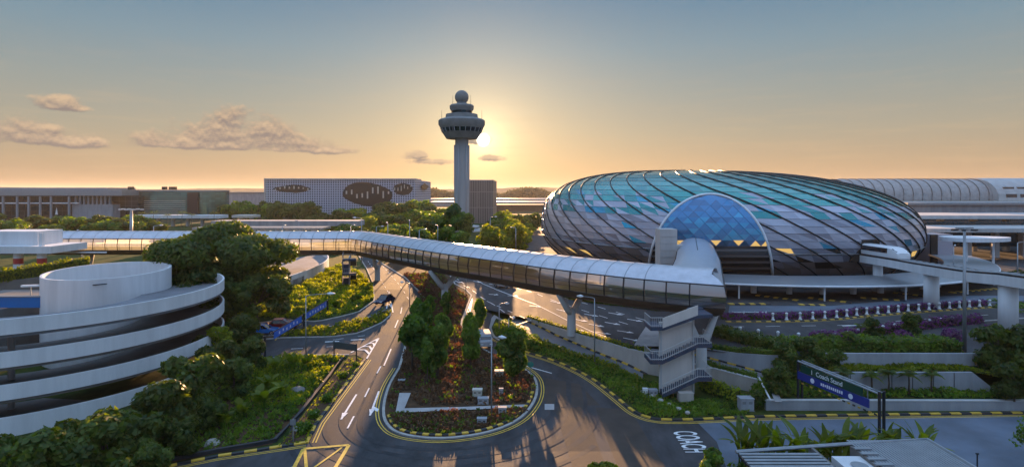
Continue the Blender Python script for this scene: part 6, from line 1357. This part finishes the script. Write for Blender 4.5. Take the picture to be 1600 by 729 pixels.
# banana clumps behind the shelter roof
nb = [banana('banana_plant', 'x', 3.0, seed=s_, m='leaf_palm', nl=24, wide=.11) for s_ in (12, 15, 18)]
bl_ = ['leftmost tall banana clump beside the bushy tree at the shelter roof', 'banana clump second from the bushy tree', 'yellowish banana clump third from the bushy tree', 'banana clump with an upright brown leaf behind the shelter gutter', 'bright lit banana clump in the middle of the row behind the shelter', 'banana clump left of the coach sign near post', 'dark banana clump at the coach sign near post', 'fan shaped dark plant just right of the near sign post', 'spreading palm like plant near the right corner of the shelter roof', 'low banana clump filling the gap in the row behind the shelter', 'short leafy clump close to the shelter gutter', 'short clump between the bright and the dark banana clumps']
for i, (px, y, sc) in enumerate(((1165, 46, .95), (1192, 45.5, 1.0), (1222, 45, 1.0), (1252, 45.2, 1.0), (1290, 45.5, .95), (1325, 46, .95), (1352, 46.5, .9), (1392, 47, .85), (1440, 46.5, .9), (1208, 44, .7), (1270, 44, .75), (1310, 44.3, .75))):
    loc = (X(px, y), y, 0)
    if i < 3: o = nb[i]; sc *= 1.62; o.location = loc; o.scale = (sc,) * 3; o['label'] = bl_[i]
    else: dup(nb[i % 3], loc, rnd.uniform(0, 6), sc * 1.62, bl_[i])
hedge('hedge', 'dense low planting at the back of the shelter roof', [Vector((X(1150, 43.6), 43.6, 0)), Vector((X(1420, 44.2), 44.2, 0))], 1.5, 1.2, 'leaf_mid', 60, .2)
tree('bush_tree', 'bushy green tree at the left end of the shelter roof', 'tree', 4.6, 1.15, 'leaf_mid', 'round', 2400, .17, loc=(X(1120, 40.5), 40.5, 0), seed=81, cb=.3)
tree('bush_tree', 'top of a bright green tree rising from the bottom edge of the picture', 'tree', 5.0, 1.15, 'leaf_gold', 'round', 2400, .16, loc=(X(940, 38), 38, 0), seed=82, cb=.3)
tree('bush_tree', 'thin leafed tree at the right edge above the slab road', 'tree', 4.2, 1.6, 'leaf_mid', 'round', 900, .14, loc=(X(1610, 48), 48, 0), seed=83, cb=.25)
# trees beyond the footbridge
bgp = [tree('belt_tree', 'x', 'tree', 8, 4.6, m_, k_, 1500, .6, seed=s_, cb=.08) for s_, m_, k_ in ((91, 'leaf_dark', 'round'), (92, 'leaf_mid', 'round'), (94, 'leaf_gold', 'round'))]
used = [False] * 3
def belt(k, x, y, h, w=1.0, lab='bushy tree in the belt beyond the footbridge', grp='trees in the belt beyond the footbridge'):
    sc = (h / 8 * w, h / 8 * w, h / 8); loc = (x, y, g_low(x, y) - .1)
    if not used[k]: used[k] = True; o = bgp[k]; o.location = loc; o.scale = sc; o['label'] = lab; o['group'] = grp or ''
    else: dup(bgp[k], loc, rnd.uniform(0, 6), sc, lab, grp)
for i in range(30):                                                   # left, before the terminal
    px = -30 + i * 9.5 + rnd.uniform(-4, 4); y = rnd.uniform(205, 290); belt(rnd.choice((0, 1, 1)), X(px, y), y, rnd.uniform(4.5, 8.5), rnd.uniform(1, 1.7), 'dark bushy tree in front of the left terminal', 'trees in front of the left terminal')
for i in range(16):
    px = 350 + i * 9 + rnd.uniform(-4, 4); y = rnd.uniform(300, 390); belt(rnd.choice((0, 1)), X(px, y), y, rnd.uniform(9, 13), 1.0, 'dark tree at the left foot of the hotel', 'trees at the left foot of the hotel')
for i in range(46):                                                   # middle, before the hotel
    px = 480 + i * 5.4 + rnd.uniform(-5, 5); y = rnd.uniform(195, 330)
    hh = rnd.uniform(4, 7) if y < 240 else rnd.uniform(6, 10); belt(rnd.choice((0, 1, 1, 2)), X(px, y), y, hh, rnd.uniform(1, 1.5), 'bushy tree between the footbridge and the hotel', 'trees between the footbridge and the hotel')
for i in range(9):
    px = 600 + i * 9; y = rnd.uniform(300, 360); belt(rnd.choice((0, 1)), X(px, y), y, rnd.uniform(10, 14), 1.1, 'taller sunlit tree at the right foot of the hotel', 'trees at the right foot of the hotel')
for i in range(26):                                                   # between tower and dome
    y = rnd.uniform(150, 300); px = rnd.uniform(775, 845 if y > 220 else 812); belt(rnd.choice((1, 2, 0)), X(px, y) - (2 if y < 200 else 0), y, rnd.uniform(4.5, 9), rnd.uniform(.9, 1.3), 'tree between the control tower and the dome', 'trees between the control tower and the dome')
belt(0, X(708, 255), 255, 12.5, .9, 'dark umbrella shaped tree just left of the control tower foot', None)
for i in range(14):
    px = rnd.uniform(1455, 1640); y = rnd.uniform(112, 130); belt(rnd.choice((0, 1)), X(px, y), y, rnd.uniform(1.6, 3.2), 1.6, 'low bush in the planted car park right of the dome', 'bushes right of the dome')
for i in range(10):
    px = 1520 + i * 11; y = rnd.uniform(84, 98); belt(rnd.choice((0, 1)), X(px, y), y, rnd.uniform(2.0, 3.2), 1.4, 'dark bush behind the guideway on the right', 'bushes behind the guideway')
pm2 = palm('palm', 'slim palm standing in front of the green glass hall', 9, 3.2, 18, loc=(X(240, 250), 250, 4), seed=14, group='slim palms in front of the green glass hall')
for px, y, sc in ((222, 255, .95), (262, 245, .9), (285, 250, 1.0), (300, 248, .9), (335, 255, .95)): dup(pm2, (X(px, y), y, 4), rnd.uniform(0, 6), sc)

# ================================================================== SKY, SUN, CAMERA
SUN_EL, SUN_AZ = 6.9, -3.4            # degrees; azimuth measured from straight ahead, to the left
w = bpy.data.worlds.new('World'); S.world = w; w.use_nodes = True; nt = w.node_tree; nt.nodes.clear(); L_ = nt.links.new
out = nt.nodes.new('ShaderNodeOutputWorld'); bg = nt.nodes.new('ShaderNodeBackground'); sky = nt.nodes.new('ShaderNodeTexSky'); sky.sky_type = 'NISHITA'; sky.sun_disc = False
sky.sun_elevation = R(SUN_EL); sky.sun_rotation = R(SUN_AZ); sky.air_density = 1.0; sky.dust_density = 2.2; sky.ozone_density = 1.6; sky.altitude = 20
bg.inputs['Strength'].default_value = 0.12
def M(op, a, b=None, c=None, cl=False):
    n = nt.nodes.new('ShaderNodeMath'); n.operation = op; n.use_clamp = cl
    for i, v in enumerate((a, b, c)):
        if v is None: continue
        if isinstance(v, (int, float)): n.inputs[i].default_value = v
        else: L_(v, n.inputs[i])
    return n.outputs[0]
tc_ = nt.nodes.new('ShaderNodeTexCoord'); sp_ = nt.nodes.new('ShaderNodeSeparateXYZ'); L_(tc_.outputs['Generated'], sp_.inputs[0])
az = M('ARCTAN2', sp_.outputs[0], sp_.outputs[1]); el = M('ARCSINE', sp_.outputs[2])
def noise(ax_, ay, sc, det=6, rough=.6):
    cb = nt.nodes.new('ShaderNodeCombineXYZ'); L_(ax_, cb.inputs[0]); L_(ay, cb.inputs[1]); n = nt.nodes.new('ShaderNodeTexNoise'); n.inputs['Scale'].default_value = sc; n.inputs['Detail'].default_value = det; n.inputs['Roughness'].default_value = rough; L_(cb.outputs[0], n.inputs['Vector']); return n.outputs['Fac']
# cumulus bank low on the left: (azimuth, base elevation, half width, height) in degrees
blobs = [(-25.2, 3.95, 5.8, 4.0), (-29.0, 3.95, 4.5, 1.9), (-20.8, 3.9, 4.6, 1.7), (-23.0, 3.95, 4.2, 2.6), (-17.5, 3.8, 3.2, .7), (-40.0, 3.9, 4.2, 1.9), (-42.5, 3.9, 3.4, 1.5), (-37.0, 3.7, 2.6, .8), (-32.0, 4.0, 2.6, 1.2), (-27.5, 4.0, 3.2, 3.0), (-38.1, 6.55, 2.4, 1.1), (-9.6, 3.4, 1.6, .7), (-8.0, 2.9, 2.4, .35), (-2.0, 3.25, 1.8, .4), (-3.5, 4.9, 1.7, 1.0)]
def field(de):
    e2 = M('ADD', el, R(de)) if de else el
    nz = noise(az, M('MULTIPLY', e2, 1.35), 27, 9, .6); D = None
    for a0, e0, wa, he in blobs:
        x = M('DIVIDE', M('SUBTRACT', az, R(a0)), R(wa)); y = M('SUBTRACT', e2, R(e0)); yu = M('DIVIDE', M('MAXIMUM', y, 0), R(he)); yd = M('DIVIDE', M('MINIMUM', y, 0), R(.42))
        d = M('SUBTRACT', 1, M('ADD', M('MULTIPLY', x, x), M('ADD', M('MULTIPLY', yu, yu), M('MULTIPLY', yd, yd)))); D = d if D is None else M('MAXIMUM', D, d)
    return M('ADD', M('MAXIMUM', D, -2), M('MULTIPLY_ADD', nz, 3.2, -1.6))
f0, f1 = field(0), field(.32)
mask = nt.nodes.new('ShaderNodeMapRange'); mask.interpolation_type = 'SMOOTHSTEP'; mask.inputs[1].default_value = 0.0; mask.inputs[2].default_value = .85; L_(f0, mask.inputs[0])
lit = nt.nodes.new('ShaderNodeMapRange'); lit.inputs[1].default_value = -.25; lit.inputs[2].default_value = .6; L_(M('SUBTRACT', f0, f1), lit.inputs[0])
# thin streaks everywhere low down
st_ = noise(M('MULTIPLY', az, 1.0), M('MULTIPLY', el, 9.0), 7, 5, .6); band = nt.nodes.new('ShaderNodeMapRange'); band.inputs[1].default_value = .5; band.inputs[2].default_value = .8; band.inputs[3].default_value = 0; band.inputs[4].default_value = .34; L_(st_, band.inputs[0])
lowm = nt.nodes.new('ShaderNodeMapRange'); lowm.inputs[1].default_value = R(14); lowm.inputs[2].default_value = R(2); L_(el, lowm.inputs[0])
# colour of the open sky: warmed low down like evening haze, brightened blue overhead to add fill light
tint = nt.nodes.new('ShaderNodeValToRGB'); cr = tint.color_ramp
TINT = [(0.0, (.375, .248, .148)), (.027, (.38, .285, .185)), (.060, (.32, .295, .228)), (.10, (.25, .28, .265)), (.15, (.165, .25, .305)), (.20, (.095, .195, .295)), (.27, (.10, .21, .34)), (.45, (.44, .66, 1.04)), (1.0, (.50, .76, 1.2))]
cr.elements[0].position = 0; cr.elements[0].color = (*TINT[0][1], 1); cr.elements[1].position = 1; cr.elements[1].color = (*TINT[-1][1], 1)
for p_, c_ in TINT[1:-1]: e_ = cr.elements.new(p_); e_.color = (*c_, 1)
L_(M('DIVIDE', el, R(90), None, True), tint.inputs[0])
# brighter and more golden towards the sun, greyer to the sides
sv = Vector((math.sin(R(-2.86)) * math.cos(R(5.05)), math.cos(R(-2.86)) * math.cos(R(5.05)), math.sin(R(5.05))))
dot = M('ADD', M('ADD', M('MULTIPLY', sp_.outputs[0], sv.x), M('MULTIPLY', sp_.outputs[1], sv.y)), M('MULTIPLY', sp_.outputs[2], sv.z)); ang = M('ARCCOSINE', M('MINIMUM', dot, .999999))
def glow(width, amp): return M('MULTIPLY', M('POWER', 2.718, M('MULTIPLY', M('POWER', M('DIVIDE', ang, R(width)), 1.0), -1.0)), amp)
def mixc(kind, fac, a, b):
    n = nt.nodes.new('ShaderNodeMix'); n.data_type = 'RGBA'; n.blend_type = kind
    if isinstance(fac, (int, float)): n.inputs[0].default_value = fac
    else: L_(fac, n.inputs[0])
    for k, v in ((6, a), (7, b)):
        if isinstance(v, tuple): n.inputs[k].default_value = (*v, 1)
        else: L_(v, n.inputs[k])
    return n.outputs[2]
def scale(c, f):
    n = nt.nodes.new('ShaderNodeVectorMath'); n.operation = 'SCALE'; L_(c, n.inputs[0]) if not isinstance(c, tuple) else setattr(n.inputs[0], 'default_value', c)
    if isinstance(f, (int, float)): n.inputs[3].default_value = f
    else: L_(f, n.inputs[3])
    return n.outputs[0]
def addv(a, b):
    n = nt.nodes.new('ShaderNodeVectorMath'); n.operation = 'ADD'; L_(a, n.inputs[0]); L_(b, n.inputs[1]); return n.outputs[0]
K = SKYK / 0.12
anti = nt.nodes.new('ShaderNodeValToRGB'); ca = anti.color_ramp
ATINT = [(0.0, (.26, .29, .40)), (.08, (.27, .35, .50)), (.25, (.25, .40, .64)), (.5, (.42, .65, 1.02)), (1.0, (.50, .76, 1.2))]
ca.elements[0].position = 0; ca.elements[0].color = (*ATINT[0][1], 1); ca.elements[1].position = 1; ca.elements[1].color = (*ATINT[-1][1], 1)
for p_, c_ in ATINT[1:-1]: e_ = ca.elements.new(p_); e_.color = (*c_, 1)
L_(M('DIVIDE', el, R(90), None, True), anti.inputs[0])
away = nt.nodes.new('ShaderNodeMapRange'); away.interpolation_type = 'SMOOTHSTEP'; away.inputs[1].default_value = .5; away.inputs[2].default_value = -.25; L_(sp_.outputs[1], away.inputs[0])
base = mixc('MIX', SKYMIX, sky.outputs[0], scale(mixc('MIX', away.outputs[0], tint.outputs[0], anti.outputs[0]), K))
base = addv(base, scale((1.0, .62, .22), M('MULTIPLY', glow(7, .16), K))); base = addv(base, scale((1.0, .78, .42), M('MULTIPLY', glow(1.6, 1.0), K))); base = addv(base, scale((1.0, .6, .22), M('MULTIPLY', glow(4, .2), K)))
base = mixc('MIX', M('MULTIPLY', band.outputs[0], lowm.outputs[0]), base, scale((.60, .42, .25), K))
cc = mixc('MIX', lit.outputs[0], scale((.215, .185, .175), K), scale((.56, .41, .27), K))
base = mixc('MIX', M('MULTIPLY', mask.outputs[0], .95), base, cc)
disc = nt.nodes.new('ShaderNodeMapRange'); disc.interpolation_type = 'SMOOTHSTEP'; disc.inputs[1].default_value = R(.75); disc.inputs[2].default_value = R(.4); L_(ang, disc.inputs[0])
base = mixc('MIX', disc.outputs[0], base, scale((1.0, .95, .8), K * 4))
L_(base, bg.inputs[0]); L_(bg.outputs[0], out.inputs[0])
sd = bpy.data.lights.new('sun', 'SUN'); sd.energy = 5.0; sd.angle = R(.5); sd.color = (1.0, .56, .26); so = bpy.data.objects.new('sun', sd); COL.objects.link(so)
dv = Vector((math.sin(R(SUN_AZ)) * math.cos(R(SUN_EL)), math.cos(R(SUN_AZ)) * math.cos(R(SUN_EL)), math.sin(R(SUN_EL)))); so.rotation_euler = dv.to_track_quat('Z', 'Y').to_euler(); so.location = (0, 0, 60)
cd = bpy.data.cameras.new('camera'); cam = bpy.data.objects.new('camera', cd); COL.objects.link(cam); cam.location = (0, 0, H); cam.rotation_euler = (R(90), 0, 0); cd.sensor_width = 36; cd.lens = 36 * FOC / 1600; cd.shift_y = -(364.5 - HY) / 1600; cd.clip_start = .5; cd.clip_end = 20000; S.camera = cam
S.view_settings.view_transform = 'Standard'; S.view_settings.look = 'None'; S.view_settings.exposure = EXPO; S.view_settings.gamma = 1
S.render.engine = 'CYCLES'; S.cycles.max_bounces = 8; S.cycles.transparent_max_bounces = 12
# air: pale evening haze filling the whole place
hz = bpy.data.materials.new('haze_air'); hz.use_nodes = True; hn = hz.node_tree; hn.nodes.clear(); ho_ = hn.nodes.new('ShaderNodeOutputMaterial'); hv = hn.nodes.new('ShaderNodeVolumePrincipled'); hv.inputs['Color'].default_value = (.9, .86, .8, 1); hv.inputs['Density'].default_value = 0.00007; hv.inputs['Anisotropy'].default_value = .3; hn.links.new(hv.outputs[0], ho_.inputs['Volume']); MATS['haze_air'] = hz
mb = MB(); mb.box((0, 4500, 39), (15000, 9400, 82)); hb = mb.build('haze', 'haze_air'); hb['kind'] = 'stuff'; hb.display_type = 'WIRE'
